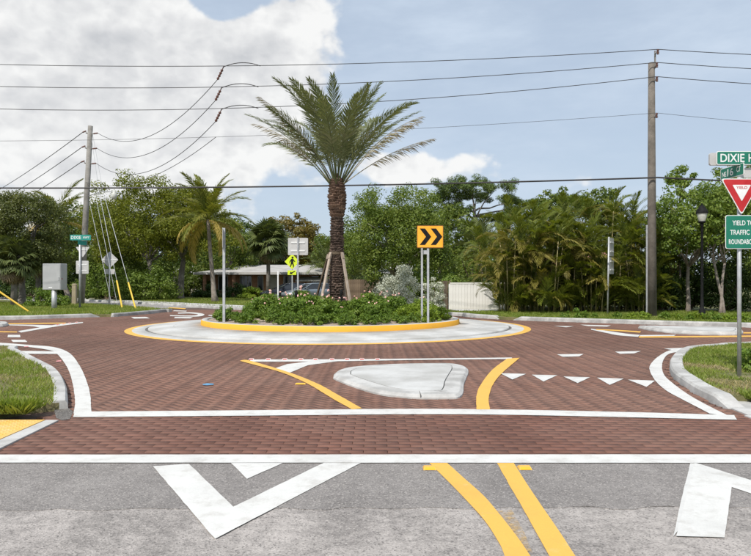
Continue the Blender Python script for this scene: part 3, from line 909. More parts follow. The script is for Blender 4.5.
def bedz(x, y):
    rr = math.hypot(x - XC, y - YC)
    return float(np.interp(rr, [p[0] for p in prof[::-1]], [p[1] for p in prof[::-1]]))

# --- splitter islands
def splitter(px, inset, h, label, infill=True, stamp=False):
    base = spline([G(*p) for p in px] + [G(*px[0])], 4)[:-1]
    ar = sum(base[i][0] * base[(i + 1) % len(base)][1] - base[(i + 1) % len(base)][0] * base[i][1] for i in range(len(base)))
    if ar < 0:
        base = base[::-1]
    P = np.array(base)
    def ring(d):
        t = np.roll(P, -1, 0) - np.roll(P, 1, 0)
        t /= np.linalg.norm(t, axis=1)[:, None]
        return P + np.stack([-t[:, 1], t[:, 0]], 1) * d
    rt = struct(bpy.data.objects.new('splitter_island', None), label)
    COL.objects.link(rt)
    n = len(P)
    prof = [(0.0, -0.03), (0.004, h * 0.35), (0.045, h * 0.92), (0.06, h), (inset, h + 0.008), (inset + 0.004, h - 0.03)]
    v = np.concatenate([np.column_stack([ring(d), np.full(n, z)]) for d, z in prof])
    fs = []
    for i in range(len(prof) - 1):
        for k in range(n):
            k2 = (k + 1) % n
            fs.append((i * n + k, i * n + k2, (i + 1) * n + k2, (i + 1) * n + k))
    mb = MB()
    mb.add(v, fs)
    mb.build('island_kerb', 'concrete', rt)
    inner = [tuple(p) for p in ring(inset + 0.014)]
    MB().prism([tuple(p) for p in ring(inset + 0.003)], h - 0.028, h - 0.028).build('island_joint', 'groove', rt)
    MB().prism(inner, h - 0.03, h + 0.010).build('island_infill', 'concrete_white', rt)
    return rt
s1 = splitter([(333, 379), (335, 374.5), (346, 370.6), (370, 368), (400, 366.6), (430, 366), (452, 366.2), (466, 369), (468.6, 373), (466.5, 379), (464, 386), (463.6, 393), (460, 398), (450, 399.2), (420, 399.2), (396, 397.4), (376, 394.4), (356, 388.4), (340, 382.4)], 0.27, 0.06, 'pale concrete splitter island before the crosswalk')
kx, ky = G(420.5, 399)
MB().box((kx, ky + 0.13, 0.047), (0.007, 0.3, 0.04)).build('kerb_joint', 'groove', s1)
splitter([(638, 328.6), (652, 328.4), (690, 329.2), (730, 330), (742, 331.6), (742, 334.4), (730, 335.4), (690, 334.6), (660, 332.2)], 0.2, 0.1, 'long white splitter island of the side road beside the palm hedge')
splitter([(9, 325.2), (4, 324.0), (-30, 322.6), (-80, 322.4), (-80, 325.8), (-30, 327.6), (3, 327.0)], 0.25, 0.1, 'white splitter island of the side road before the grey cabinet')

# --- raised road reflectors
def reflector(px, py, z, mat, s, label, group, rz=0.0):
    x, y = G(px, py)
    t = thing('road_reflector', label, 'reflector', (x, y, z), rz, group)
    w, d, h = s
    v = [(-w / 2, -d / 2, 0), (w / 2, -d / 2, 0), (w / 2, d / 2, 0), (-w / 2, d / 2, 0), (-w * .42, -d * .22, h), (w * .42, -d * .22, h), (w * .42, d * .22, h), (-w * .42, d * .22, h)]
    MB().add(v, [(0, 1, 5, 4), (1, 2, 6, 5), (2, 3, 7, 6), (3, 0, 4, 7), (4, 5, 6, 7)]).build('housing', mat[0], t)
    MB().add([(-w * .4, -d * .5 - .002, h * .12), (w * .4, -d * .5 - .002, h * .12), (w * .36, -d * .25 - .002, h * .9), (-w * .36, -d * .25 - .002, h * .9)], [(0, 1, 2, 3)]).build('lens', mat[1], t)
reflector(429.5, 468.6, 0.001, ('yellow_paint', 'reflector'), (0.105, 0.10, 0.02), 'amber road reflector left of the two yellow lines', None)
reflector(524.5, 468.4, 0.001, ('yellow_paint', 'reflector'), (0.105, 0.10, 0.02), 'amber road reflector right of the two yellow lines', None)
for px in (251.6, 268.4, 285, 301, 315.6, 332, 347.2, 362, 377.5):
    reflector(px, 359.9, 0.007, ('reflector_white', 'reflector_red'), (0.10, 0.09, 0.022), 'small white raised reflector in a row along the line before the splitter island', 'reflectors along the give-way line')
for px, py in ((70, 323.4), (77, 322.7), (64, 324.4), (58, 325.2)):
    reflector(px, py, 0.008, ('reflector_white', 'reflector_red'), (0.10, 0.09, 0.022), 'small white raised reflector on the side road line before the grey cabinet', 'reflectors on the side road')
reflector(556, 381, 0.003, ('yellow_paint', 'reflector'), (0.1, 0.09, 0.02), 'amber road reflector beside the white yield triangles', None) if False else None
reflector(300.5, 384.2, 0.003, ('yellow_paint', 'reflector'), (0.16, 0.09, 0.015), 'amber road reflector beside the curved yellow line', None)

# ================================================================== VEGETATION
def rand_dirs(n, rng=RNG):
    return nrm(rng.normal(size=(n, 3)))
def leaf_quads(c, out, length, width, up=0.3, spread=0.9, droop=0.0):
    """leaf centres + outward directions -> (N,4,3) rhombic leaves"""
    n = len(c)
    nor = nrm(out * 1.05 + RNG.normal(size=(n, 3)) * spread * 0.48 + np.array([0, 0, up]))
    t = np.cross(nor, rand_dirs(n))
    t = nrm(t)
    t[:, 2] -= droop
    t = nrm(t)
    b = nrm(np.cross(nor, t))
    L = (length * RNG.uniform(0.65, 1.25, n))[:, None]
    Wd = (width * RNG.uniform(0.65, 1.25, n))[:, None]
    q4 = np.stack([c - t * L / 2, c + b * Wd / 2 + t * L * 0.06, c + t * L / 2, c - b * Wd / 2 + t * L * 0.06], 1)
    return q4
def clump_leaves(centres, radii, per, length, width, flat=0.8, up=0.3, droop=0.0):
    k = len(centres)
    d = rand_dirs(k * per)
    rr = np.repeat(radii, per)[:, None] * (RNG.uniform(0.15, 1.0, k * per) ** 0.45)[:, None]
    off = d * rr
    off[:, 2] *= flat
    return leaf_quads(np.repeat(centres, per, 0) + off, d, length, width, up, droop=droop)
def crown_centres(n, rad, seed_lobes=7, inner=0.35, lump=0.28, low=-0.75):
    """clump centres in an uneven ellipsoid"""
    lob = rand_dirs(seed_lobes)
    amp = RNG.uniform(-1, 1, seed_lobes)
    out = []
    while len(out) < n:
        d = rand_dirs(1)[0]
        if d[2] < low:
            continue
        k = 1 + lump * float(np.sum(amp * np.exp(-4 * (1 - lob @ d))))
        r = (inner + (1 - inner) * random.random() ** 0.55) * k
        out.append(d * r * np.array(rad))
    return np.array(out)
def wobble(a, b, n, amt):
    a, b = np.array(a, float), np.array(b, float)
    t = np.linspace(0, 1, n)[:, None]
    p = a + (b - a) * t
    w = RNG.normal(size=(n, 3)) * amt
    w[0] = 0; w[-1] = 0
    w[:, 2] *= 0.4
    return p + w
def trunk_mesh(h, r0, r1, lean=(0, 0), n=9, sides=10, flare=1.5):
    t = np.linspace(0, 1, n)
    pts = np.stack([lean[0] * t ** 1.4 + 0.02 * np.sin(t * 7), lean[1] * t ** 1.4, t * h - 0.05 * (1 - t)], 1)
    rad = r0 + (r1 - r0) * t
    rad[0] *= flare
    return pts, rad
def tree(name, label, x, y, trunk_h, crown_z, rad, nclump, per, lsize, mat, bark='bark', tr=0.2, clump=(0.16, 0.28), group=None, lean=(0, 0), z0=0.1, limbs=7, inner=0.35, low=-0.75, lump=0.28, flat=0.8, lw=0.55, cat='tree', up=0.3, multi=1):
    root = thing(name, label, cat, (x, y, z0), 0, group)
    cc = crown_centres(nclump, rad, inner=inner, low=low, lump=lump) + np.array([lean[0], lean[1], crown_z])
    mr = sum(rad) / 3
    cr = RNG.uniform(clump[0], clump[1], nclump) * mr
    quads = clump_leaves(cc, cr, per, lsize, lsize * lw, flat=flat, up=up)
    link('crown', quads_mesh('crown', quads, mat), None, root)
    tm = MB()
    tops = []
    for k in range(multi):
        ln = (lean[0] + (RNG.normal() * 0.3 if multi > 1 else 0), lean[1])
        pts, r_ = trunk_mesh(trunk_h, tr, tr * 0.62, ln)
        if multi > 1:
            pts[:, 0] += (k - (multi - 1) / 2) * tr * 1.3
            r_ = r_ * 0.7
        tm.tube(pts, r_, 10)
        tops.append((pts[-1], r_[-1]))
    tm.build('trunk', bark, root, True)
    lm = MB()
    sel = cc[RNG.choice(len(cc), min(limbs, len(cc)), replace=False)]
    for k, e in enumerate(sel):
        tp, rr = tops[k % len(tops)]
        p = wobble(tp - np.array([0, 0, 0.1]), e, 6, 0.05 * mr)
        p[1:-1, 2] += np.sin(np.linspace(0, np.pi, 6))[1:-1] * 0.12 * mr
        lm.tube(p, np.linspace(rr * 0.7, rr * 0.13, 6), 6)
    lm.build('limbs', bark, root, True)
    return root

# ---------------------------------------------------------------- palms
def frond_quads(L, curve, leaflet, nl, width, start=0.18, vee=0.5, hang=0.25, tip=0.35, twist=0.0, rad=0.02, ragged=0.0):
    """one pinnate leaf lying along +X from the origin, bending down by `curve` radians; returns quads"""
    n = 26
    s = np.linspace(0, 1, n)
    ang = -curve * s ** 1.5
    dx = np.cos(ang) * L / (n - 1)
    dz = np.sin(ang) * L / (n - 1)
    px = np.concatenate([[0], np.cumsum(dx[:-1])])
    pz = np.concatenate([[0], np.cumsum(dz[:-1])])
    quads = []
    # midrib: three-sided strip made of quads
    w = rad * (1.0 - 0.85 * s)
    for i in range(n - 1):
        a, b = np.array([px[i], 0, pz[i]]), np.array([px[i + 1], 0, pz[i + 1]])
        up = np.array([-math.sin(ang[i]), 0, math.cos(ang[i])])
        for (o1, o2) in (((0, 1), (-1, -.5)), ((0, 1), (1, -.5)), ((-1, -.5), (1, -.5))):
            f = lambda base, ww, o: base + np.array([0, o[0] * ww, 0]) + up * o[1] * ww
            quads.append([f(a, w[i], o1), f(b, w[i + 1], o1), f(b, w[i + 1], o2), f(a, w[i], o2)])
    for k in range(nl):
        t = start + (1 - start) * (k + 0.5) / nl
        i = min(int(t * (n - 1)), n - 2)
        f = t * (n - 1) - i
        base = np.array([px[i] + (px[i + 1] - px[i]) * f, 0, pz[i] + (pz[i + 1] - pz[i]) * f])
        A = ang[i]
        fwd = np.array([math.cos(A), 0, math.sin(A)])
        up = np.array([-math.sin(A), 0, math.cos(A)])
        e = (t - start) / (1 - start)
        ll = leaflet * (0.55 + 0.75 * math.sin(math.pi * min(1, e * 0.85 + 0.12))) * (1 - tip * e ** 3)
        for sd in (-1, 1):
            if ragged and random.random() < ragged:
                continue
            l2 = ll * random.uniform(0.8, 1.1)
            sweep = 0.55 + 0.5 * e + random.uniform(-0.12, 0.12)
            dirv = fwd * math.sin(sweep) + np.array([0, sd, 0]) * math.cos(sweep) + up * (vee + random.uniform(-0.25, 0.25))
            dirv /= np.linalg.norm(dirv)
            mid = base + dirv * l2 * 0.5 - np.array([0, 0, hang * l2 * 0.12])
            d2 = dirv + np.array([0, 0, -hang * random.uniform(0.6, 1.4)])
            d2 /= np.linalg.norm(d2)
            end = mid + d2 * l2 * 0.5
            side = np.cross(dirv, up + 0.3 * np.array([0, sd, 0]))
            side /= np.linalg.norm(side) + 1e-9
            wv = side * width / 2
            quads.append([base - wv * 0.4, base + wv * 0.4, mid + wv, mid - wv])
            quads.append([mid - wv, mid + wv, end + wv * 0.08, end - wv * 0.08])
    return np.array(quads)
def frond_meshes(nvar, mat, **kw):
    out = []
    for i in range(nvar):
        k = dict(kw)
        k['curve'] = kw['curve'] * random.uniform(0.75, 1.3)
        k['L'] = kw['L'] * random.uniform(0.9, 1.1)
        out.append(quads_mesh('frond', frond_quads(**k), mat))
    return out
def place_frond(me, root, base, az_, lift, roll=0.0, scale=1.0, name='frond'):
    o = bpy.data.objects.new(name, me)
    COL.objects.link(o)
    o.parent = root
    o.matrix_local = Matrix.Translation(base) @ Matrix.Rotation(az_, 4, 'Z') @ Matrix.Rotation(-lift, 4, 'Y') @ Matrix.Rotation(roll, 4, 'X') @ Matrix.Scale(scale, 4)
    return o

# the date palm on the island -------------------------------------------------
DX, DY = PX(336.5, 22.3), 22.3
dz0 = bedz(DX, DY)
dp = thing('date_palm', 'tall date palm with braced scaly trunk on the planted island', 'palm tree', (DX, DY, dz0))
ztop = PZ(182, 22.3) - dz0
zn = PZ(216, 22.3) - dz0
tp = np.array([[0.0, 0, -0.1], [0.0, 0, 0.5], [0.01, 0, 1.5], [0.02, 0, 2.6], [0.02, 0, zn]])
MB().tube(tp, [0.27, 0.23, 0.205, 0.20, 0.19], 16).build('trunk', 'bark_date', dp, True)
def boots(z0, z1, r0, r1, per, dzr, size, mat, name, out=0.045):
    mb = MB()
    z = z0
    k = 0
    while z < z1:
        f = (z - z0) / (z1 - z0)
        r = r0(f) if callable(r0) else r0 + (r1 - r0) * f
        for i in range(per):
            a = 2 * math.pi * (i + 0.5 * (k % 2)) / per + random.uniform(-0.08, 0.08)
            ca, sa = math.cos(a), math.sin(a)
            w = size * random.uniform(0.75, 1.15)
            hh = dzr * random.uniform(0.9, 1.4)
            o_ = out * random.uniform(0.6, 1.5)
            def pt(rad, tang, zz):
                return (ca * rad - sa * tang + 0.02 * min(1, zz / 3), sa * rad + ca * tang, zz)
            v = [pt(r - .02, -w / 2, z), pt(r - .02, w / 2, z), pt(r + o_, w * .38, z + hh * .75), pt(r + o_, -w * .38, z + hh * .75), pt(r - .02, w * .4, z + hh), pt(r - .02, -w * .4, z + hh)]
            mb.add(v, [(0, 1, 2, 3), (3, 2, 4, 5), (1, 4, 2), (0, 3, 5)])
        z += dzr * 0.82
        k += 1
    return stuff(mb.build(name, mat, dp))
boots(0.0, zn - 0.1, 0.225, 0.19, 13, 0.105, 0.12, 'bark_date', 'trunk_scales', 0.05)
boots(zn - 0.05, ztop, lambda f: 0.18 + 0.10 * math.sin(math.pi * min(1, f * 0.9 + 0.08)) ** 0.8, 0, 12, 0.12, 0.15, 'bark_top', 'crown_shaft_boots', 0.05)
MB().lathe([(0.19, zn - 0.08), (0.21, zn + 0.05), (0.27, zn + 0.35), (0.28, zn + 0.65), (0.24, ztop - 0.1), (0.15, ztop + 0.12), (0.02, ztop + 0.3)], (0.02, 0, 0), 14).build('crown_shaft', 'bark_top', dp, True)
MB().lathe([(0.25, 2.02), (0.262, 2.03), (0.262, 2.12), (0.25, 2.13)], (0.01, 0, 0), 16).build('strap', 'stem_brown', dp)
fg = frond_meshes(7, 'leaf_date', L=3.7, curve=0.80, leaflet=0.46, nl=66, width=0.034, start=0.26, vee=0.4, hang=0.65, rad=0.024)
fdry = frond_meshes(3, 'leaf_date_dry', L=3.6, curve=0.6, leaflet=0.40, nl=56, width=0.03, start=0.34, vee=-0.1, hang=1.4, rad=0.022, ragged=0.25)
tb = Vector((0.02, 0, ztop + 0.02))
kf = 0
for ring, cnt, lift, sp in ((0, 3, 85, 5), (1, 6, 77, 6), (2, 8, 68, 6), (3, 9, 59, 6), (4, 6, 52, 5)):
    for i in range(cnt):
        a = 2 * math.pi * (i + 0.37 * ring) / cnt + random.uniform(-0.18, 0.18)
        l = R(lift + random.uniform(-sp, sp))
        b = tb + Vector((math.cos(a) * (0.05 + 0.03 * ring), math.sin(a) * (0.05 + 0.03 * ring), -0.05 * ring))
        me = random.choice(fg)
        if ring == 4 and random.random() < 0.3:
            me = random.choice(fdry)
        place_frond(me, dp, b, a, l, random.uniform(-0.5, 0.5), random.uniform(0.88, 1.06))
        kf += 1
place_frond(fdry[0], dp, tb + Vector((0.12, -0.02, -0.18)), R(-8), R(36), 0.0, 0.98)
place_frond(fdry[1], dp, tb + Vector((-0.12, -0.03, -0.18)), R(184), R(53), 0.0, 0.95)
place_frond(fdry[2], dp, tb + Vector((-0.08, -0.06, -0.1)), R(200), R(58), 0.3, 0.98)
place_frond(fdry[1], dp, tb + Vector((0.03, -0.1, -0.06)), R(-65), R(76), 0.2, 0.85)
# braces
for k, (px, py_off, y) in enumerate(((318, 0, 21.6), (311.5, 0, 22.7), (352.5, 0, 21.7), (346.5, 0, 23.1))):
    bx, by = PX(px, y), y
    zb = bedz(bx, by)
    a = math.atan2(by - DY, bx - DX)
    tipp = Vector((DX + 0.29 * math.cos(a), DY + 0.29 * math.sin(a), dz0 + 2.1))
    foot = Vector((bx, by, zb - 0.05))
    ln = (tipp - foot).length
    br = thing('palm_brace', ['pale timber brace left of the date palm trunk', 'dark timber brace leaning behind the palm trunk beside the cars', 'pale timber brace right of the date palm trunk', 'thin timber brace behind the palm trunk beside the wooden fence'][k], 'brace', foot, 0, 'timber braces of the date palm')
    br.rotation_euler = (tipp - foot).to_track_quat('Z', 'Y').to_euler()
    MB().box((0, 0, ln / 2), (0.09, 0.045, ln)).build('timber', 'brace_wood' if k != 1 else 'stem_brown', br)
    MB().box((0, 0, ln - 0.14), (0.095, 0.07, 0.16)).build('batten', 'brace_wood', br)

# feather palms in general ----------------------------------------------------
def feather_palm(name, label, x, y, pts, rad, fr, nf, lifts, bark, size=1.0, z0=0.1, group=None, special=None, yellow=None):
    root = thing(name, label, 'palm tree', (x, y, z0), 0, group)
    pts = np.array(pts, float)
    MB().tube(pts, rad, 9).build('trunk', bark, root, True)
    top = Vector(pts[-1])
    for i in range(nf):
        f = i / max(1, nf - 1)
        a = i * 2.399 + random.uniform(-0.2, 0.2)
        l = R(lifts[0] + (lifts[1] - lifts[0]) * f + random.uniform(-8, 8))
        me = random.choice(fr)
        if yellow and f > 0.8:
            me = random.choice(yellow)
        place_frond(me, root, top + Vector((math.cos(a) * 0.06, math.sin(a) * 0.06, 0.05 - 0.12 * f)), a, l, random.uniform(-0.4, 0.4), size * random.uniform(0.85, 1.1))
    return root, top
fcoco = frond_meshes(6, 'leaf_coco', L=3.2, curve=1.2, leaflet=0.55, nl=56, width=0.055, start=0.14, vee=0.25, hang=0.55, rad=0.03)
fcocoy = frond_meshes(3, 'leaf_coco_yellow', L=3.1, curve=1.5, leaflet=0.55, nl=54, width=0.055, start=0.14, vee=0.05, hang=1.1, rad=0.03)
YC_ = 47.0
x0 = PX(214, YC_)
feather_palm('coconut_palm', 'coconut palm with yellowing drooping fronds on the lawn before the house', x0, YC_,
             [(0.1, 0, -0.1), (0, 0, 0.5), (PX(212, YC_) - x0, 0, 2.2), (PX(210, YC_) - x0, 0, 3.8), (PX(208, YC_) - x0, 0, PZ(221, YC_))],
             [0.33, 0.19, 0.15, 0.14, 0.13], fcoco, 36, (88, -20), 'bark_pale', 1.1, yellow=fcocoy)
YL = 46.0
x0 = PX(66, YL)
feather_palm('coconut_palm', 'leaning coconut palm behind the grey cabinet at the utility pole', x0, YL,
             [(0.25, 0, -0.1), (0.1, 0, 0.6), (-0.5, 0, 2.2), (PX(58, YL) - x0, 0, 4.4), (PX(56, YL) - x0, 0, PZ(222, YL))],
             [0.26, 0.17, 0.14, 0.13, 0.12], fcoco, 18, (78, -10), 'bark_pale', 0.95, yellow=fcocoy)
fsm = frond_meshes(4, 'leaf_sabal', L=2.4, curve=0.9, leaflet=0.5, nl=38, width=0.05, start=0.2, vee=0.35, hang=0.6, rad=0.025)
for px, pt, y, lb in ((482, 226, 47, 'slender feather palm standing between the round tree and the pine'), (326, 250, 60, 'feather palm behind the house beside the date palm trunk'), (352, 262, 52, 'feather palm behind the wooden fence'), (497, 240, 44, 'feather palm rising behind the white vinyl fence')):
    x = PX(px, y)
    ht = PZ(pt, y) - 1.6
    feather_palm('feather_palm', lb, x, y, [(0, 0, -0.1), (0.05, 0, ht * 0.5), (0.0, 0, ht)], [0.18, 0.13, 0.12], fsm, 22, (86, 0), 'bark_pale', 1.0)

# fan palms --------------------------------------------------------------------
def fan_quads(rad, seg, petiole, droop):
    qd = []
    w = 0.02
    qd.append([np.array([0, -w, 0]), np.array([0, w, 0]), np.array([petiole, w, 0]), np.array([petiole, -w, 0])])
    c = np.array([petiole, 0, 0.0])
    for k in range(seg):
        a = R(-125 + 250 * (k + 0.5) / seg)
        l = rad * (0.72 + 0.28 * math.cos(a * 0.6)) * random.uniform(0.9, 1.08)
        d = np.array([math.cos(a), math.sin(a), 0.12 * math.cos(a * 2)])
        s = np.array([-math.sin(a), math.cos(a), 0.0])
        m_ = c + d * l * 0.55
        e = m_ + d * l * 0.42 + np.array([0, 0, -droop * l * 0.35 * random.uniform(0.5, 1.5)])
        ww = rad * 0.075
        qd.append([c - s * 0.004, c + s * 0.004, m_ + s * ww, m_ - s * ww])
        qd.append([m_ - s * ww, m_ + s * ww, e + s * 0.006, e - s * 0.006])
    return np.array(qd)
fans = [quads_mesh('fan_leaf', fan_quads(random.uniform(0.7, 0.9), 26, 0.75, random.uniform(0.5, 1.2)), 'leaf_sabal') for _ in range(5)]
dead = [quads_mesh('dead_leaf', fan_quads(0.7, 20, 0.55, 1.2), 'leaf_dead') for _ in range(2)]
def fan_palm(label, x, y, h, r, nl=46, nd=12, size=1.0, group=None):
    root = thing('fan_palm', label, 'palm tree', (x, y, 0.1), 0, group)
    MB().tube([(0, 0, -0.1), (0.03, 0, h * 0.5), (0, 0, h)], [r * 1.2, r, r], 10).build('trunk', 'bark', root, True)
    for i in range(nl):
        f = i / (nl - 1)
        a = i * 2.399 + random.uniform(-0.2, 0.2)
        l = R(82 - 118 * f + random.uniform(-8, 8))
        place_frond(random.choice(fans), root, Vector((0, 0, h + 0.15 - 0.3 * f)), a, l, random.uniform(-0.5, 0.5), size * random.uniform(0.85, 1.1), 'fan_leaf')
    for i in range(nd):
        a = i * 2.399
        place_frond(random.choice(dead), root, Vector((math.cos(a) * .08, math.sin(a) * .08, h - 0.25)), a, R(random.uniform(-80, -50)), random.uniform(-0.5, 0.5), size, 'dead_leaf')
    return root
y = 57.0
fan_palm('cabbage palm with round fan crown in front of the white roofed house', PX(268, y), y, PZ(244, y), 0.17, 54, 12, 1.35)
y = 38.0
fan_palm('cabbage palm with shaggy brown skirt left of the grey cabinet', PX(14, y), y, PZ(262, y), 0.17, 44, 26, 0.95)
y = 42.5
fan_palm('small fan palm under the big olive tree by the grey cabinet', PX(38, y), y, PZ(258, y), 0.16, 34, 8, 1.0)

# areca clumps along the hedge -------------------------------------------------
far_ = frond_meshes(6, 'leaf_areca', L=1.55, curve=1.15, leaflet=0.36, nl=32, width=0.036, start=0.16, vee=0.6, hang=0.6, rad=0.012)
farg = frond_meshes(4, 'leaf_areca_gold', L=1.5, curve=1.5, leaflet=0.34, nl=30, width=0.034, start=0.16, vee=0.4, hang=1.0, rad=0.012)
def areca(label, x, y, h, ncane, gold, low=0.15):
    root = thing('areca_palm', label, 'palm', (x, y, 0.1), 0, 'areca palm clumps of the hedge')
    for i in range(ncane):
        a = i * 2.399
        rr = 0.12 + 0.42 * math.sqrt(i / ncane)
        hh = h * random.uniform(low, 0.80)
        lean = random.uniform(0.1, 0.3)
        bx, by = rr * math.cos(a), rr * math.sin(a)
        tx, ty = bx + lean * hh * math.cos(a) * 0.5, by + lean * hh * math.sin(a) * 0.5
        MB().tube([(bx, by, -0.05), ((bx + tx) / 2 * 0.96, (by + ty) / 2 * 0.96, hh * 0.5), (tx, ty, hh)], [0.032, 0.026, 0.02], 6).build('cane', 'cane', root, True)
        for k in range(1 + (i % 2)):
            place_frond(random.choice(far_), root, Vector((bx, by, 0.05)), a + random.uniform(-1.2, 1.2), R(random.uniform(50, 84)), random.uniform(-0.4, 0.4), random.uniform(0.9, 1.35))
        for k in range(7):
            az_ = a + k * 1.3 + random.uniform(-0.4, 0.4)
            lf = R(84 - 12 * k + random.uniform(-8, 8))
            me = random.choice(farg) if random.random() < gold * (0.22 + 0.15 * k) else random.choice(far_)
            place_frond(me, root, Vector((tx, ty, hh - 0.04 * k)), az_, lf, random.uniform(-0.4, 0.4), random.uniform(0.8, 1.15))
    return root
fronts = [(511, 30.2, 4.3, 11, 0.8), (528, 30.4, 4.6, 12, 0.75), (546, 29.8, 4.7, 12, 0.55), (570, 30.4, 4.7, 11, 0.5), (593, 29.9, 4.5, 12, 0.3), (616, 30.3, 4.9, 11, 0.3), (640, 30.0, 4.6, 11, 0.25)]
desc = ['golden arching areca palm clump beside the white fence', 'golden green areca palm clump, second from the white fence', 'areca palm clump with tall yellow canes, third from the white fence', 'areca palm clump before the gap with the pink roof', 'bushy green areca palm clump behind the edge-on sign', 'tall areca palm clump between the edge-on sign and the wooden pole', 'dark green areca palm clump behind the wooden pole']
for (px, y, h, n, gd), lb in zip(fronts, desc):
    areca(lb, PX(px, y), y, h, n - 1, gd)
backs = [(490, 36.6, 4.6, 0.6), (516, 33.0, 5.6, 0.5), (535, 34.0, 5.9, 0.4), (558, 33.2, 5.9, 0.4), (582, 34.2, 6.1, 0.35), (606, 33.4, 6.2, 0.25), (627, 34, 6.6, 0.25), (650, 33.0, 5.8, 0.2), (672, 33.5, 5.0, 0.2)]
bd = ['tall areca palm directly behind the white vinyl fence', 'back row areca palm rising behind the golden clump at the white fence', 'back row areca palm behind the gap between golden and yellow caned clumps', 'back row areca palm behind the clump with tall yellow canes', 'back row areca palm behind the pink roof gap', 'back row areca palm whose top stands above the edge-on sign', 'tallest areca palm of the hedge, left of the wooden pole', 'back row areca palm whose crown the wooden pole crosses', 'low back row areca palm right of the wooden pole']
for i, (px, y, h, gd) in enumerate(backs):
    areca(bd[i], PX(px, y), y, h, 9, gd, 0.25)

# broadleaf trees ---------------------------------------------------------------
y = 41.0
tree('round_tree', 'round bright green broadleaf tree behind the chevron sign', PX(396, y), y, 1.8, 4.25, (3.75, 3.2, 3.3), 230, 170, 0.155, 'leaf_round', tr=0.22, clump=(0.13, 0.24), lump=0.2)
y = 54.0
tree('broad_tree', 'large spreading yellow green tree with pale trunk left of the coconut palm', PX(156, y), y, 3.2, 5.7, (4.9, 4.2, 4.1), 240, 140, 0.19, 'leaf_yellow', tr=0.27, clump=(0.12, 0.22), lean=(-0.6, 0), low=-0.6, lump=0.25)
y = 54.5
tree('broad_tree', 'spreading tree with pale trunk over the lawn beside the coconut palm', PX(180, y), y, 3.4, 5.9, (3.9, 3.2, 3.6), 160, 120, 0.20, 'leaf_yellow', tr=0.30, clump=(0.13, 0.23), lean=(0.3, 0), low=-0.55)
y = 58.0
tree('dark_tree', 'dark green tree behind the guy wires of the utility pole', PX(108, y), y, 2.6, 5.2, (4.6, 3.8, 4.2), 150, 95, 0.27, 'leaf_mid', tr=0.25, clump=(0.14, 0.25))
tree('dark_tree', 'dark green tree beyond the coconut palm roof corner', PX(236, 74), 74, 3.0, 5.2, (4.0, 3.8, 3.2), 120, 90, 0.32, 'leaf_dark', tr=0.25, clump=(0.14, 0.25))
y = 40.0
tree('olive_tree', 'large olive green tree at the side road behind the cabbage palm', PX(22, y), y, 2.6, 4.6, (3.3, 3.0, 3.2), 200, 140, 0.15, 'leaf_olive', tr=0.22, clump=(0.12, 0.22), lump=0.3)
tree('olive_tree', 'olive green tree beyond the side road, left of the big olive tree', PX(-45, 42), 42, 2.4, 4.2, (3.2, 3.0, 3.0), 130, 100, 0.2, 'leaf_olive', tr=0.22, clump=(0.13, 0.24))
tree('olive_tree', 'dark olive tree between the utility pole and the leaning coconut palm', PX(62, 62), 62, 2.6, 4.6, (4.2, 3.6, 3.4), 130, 95, 0.28, 'leaf_dark', tr=0.24, clump=(0.13, 0.24))
tree('dark_tree', 'dark tree behind the left end of the house roof', PX(206, 78), 78, 2.6, 4.4, (4.0, 3.4, 3.6), 110, 90, 0.32, 'leaf_dark', tr=0.25)
tree('dark_tree', 'dark tree behind the roof ridge left of the rusty tree', PX(262, 82), 82, 2.6, 4.2, (4.0, 3.4, 3.4), 110, 90, 0.32, 'leaf_dark', tr=0.25)
tree('dark_tree', 'mid green tree behind the hedge left of the pale trunk', PX(140, 72), 72, 2.6, 4.6, (5.0, 3.6, 4.4), 130, 90, 0.30, 'leaf_mid', tr=0.25)
tree('dark_tree', 'mid green tree behind the coconut palm crown', PX(228, 66), 66, 2.6, 4.2, (3.6, 3.2, 3.6), 110, 90, 0.28, 'leaf_mid', tr=0.25)
y = 80.0
tree('rust_tree', 'tree with rusty orange leaves behind the white roofed house', PX(292, y), y, 3.5, 6.2, (4.2, 3.8, 3.4), 120, 85, 0.36, 'leaf_rust', tr=0.25, clump=(0.14, 0.25))
tree('yellow_tree', 'yellow green tree behind the house beside the rusty tree', PX(322, 84), 84, 3.0, 4.4, (3.8, 3.6, 3.2), 90, 80, 0.36, 'leaf_yellow', tr=0.25)
tree('dark_tree', 'dark green tree between the date palm and the round tree', PX(345, 64), 64, 2.6, 4.0, (3.4, 3.2, 2.8), 110, 85, 0.3, 'leaf_mid', tr=0.22)
tree('dark_tree', 'dark green tree behind the round tree', PX(440, 60), 60, 2.6, 5.0, (4.4, 3.6, 3.4), 130, 90, 0.3, 'leaf_mid', tr=0.24)
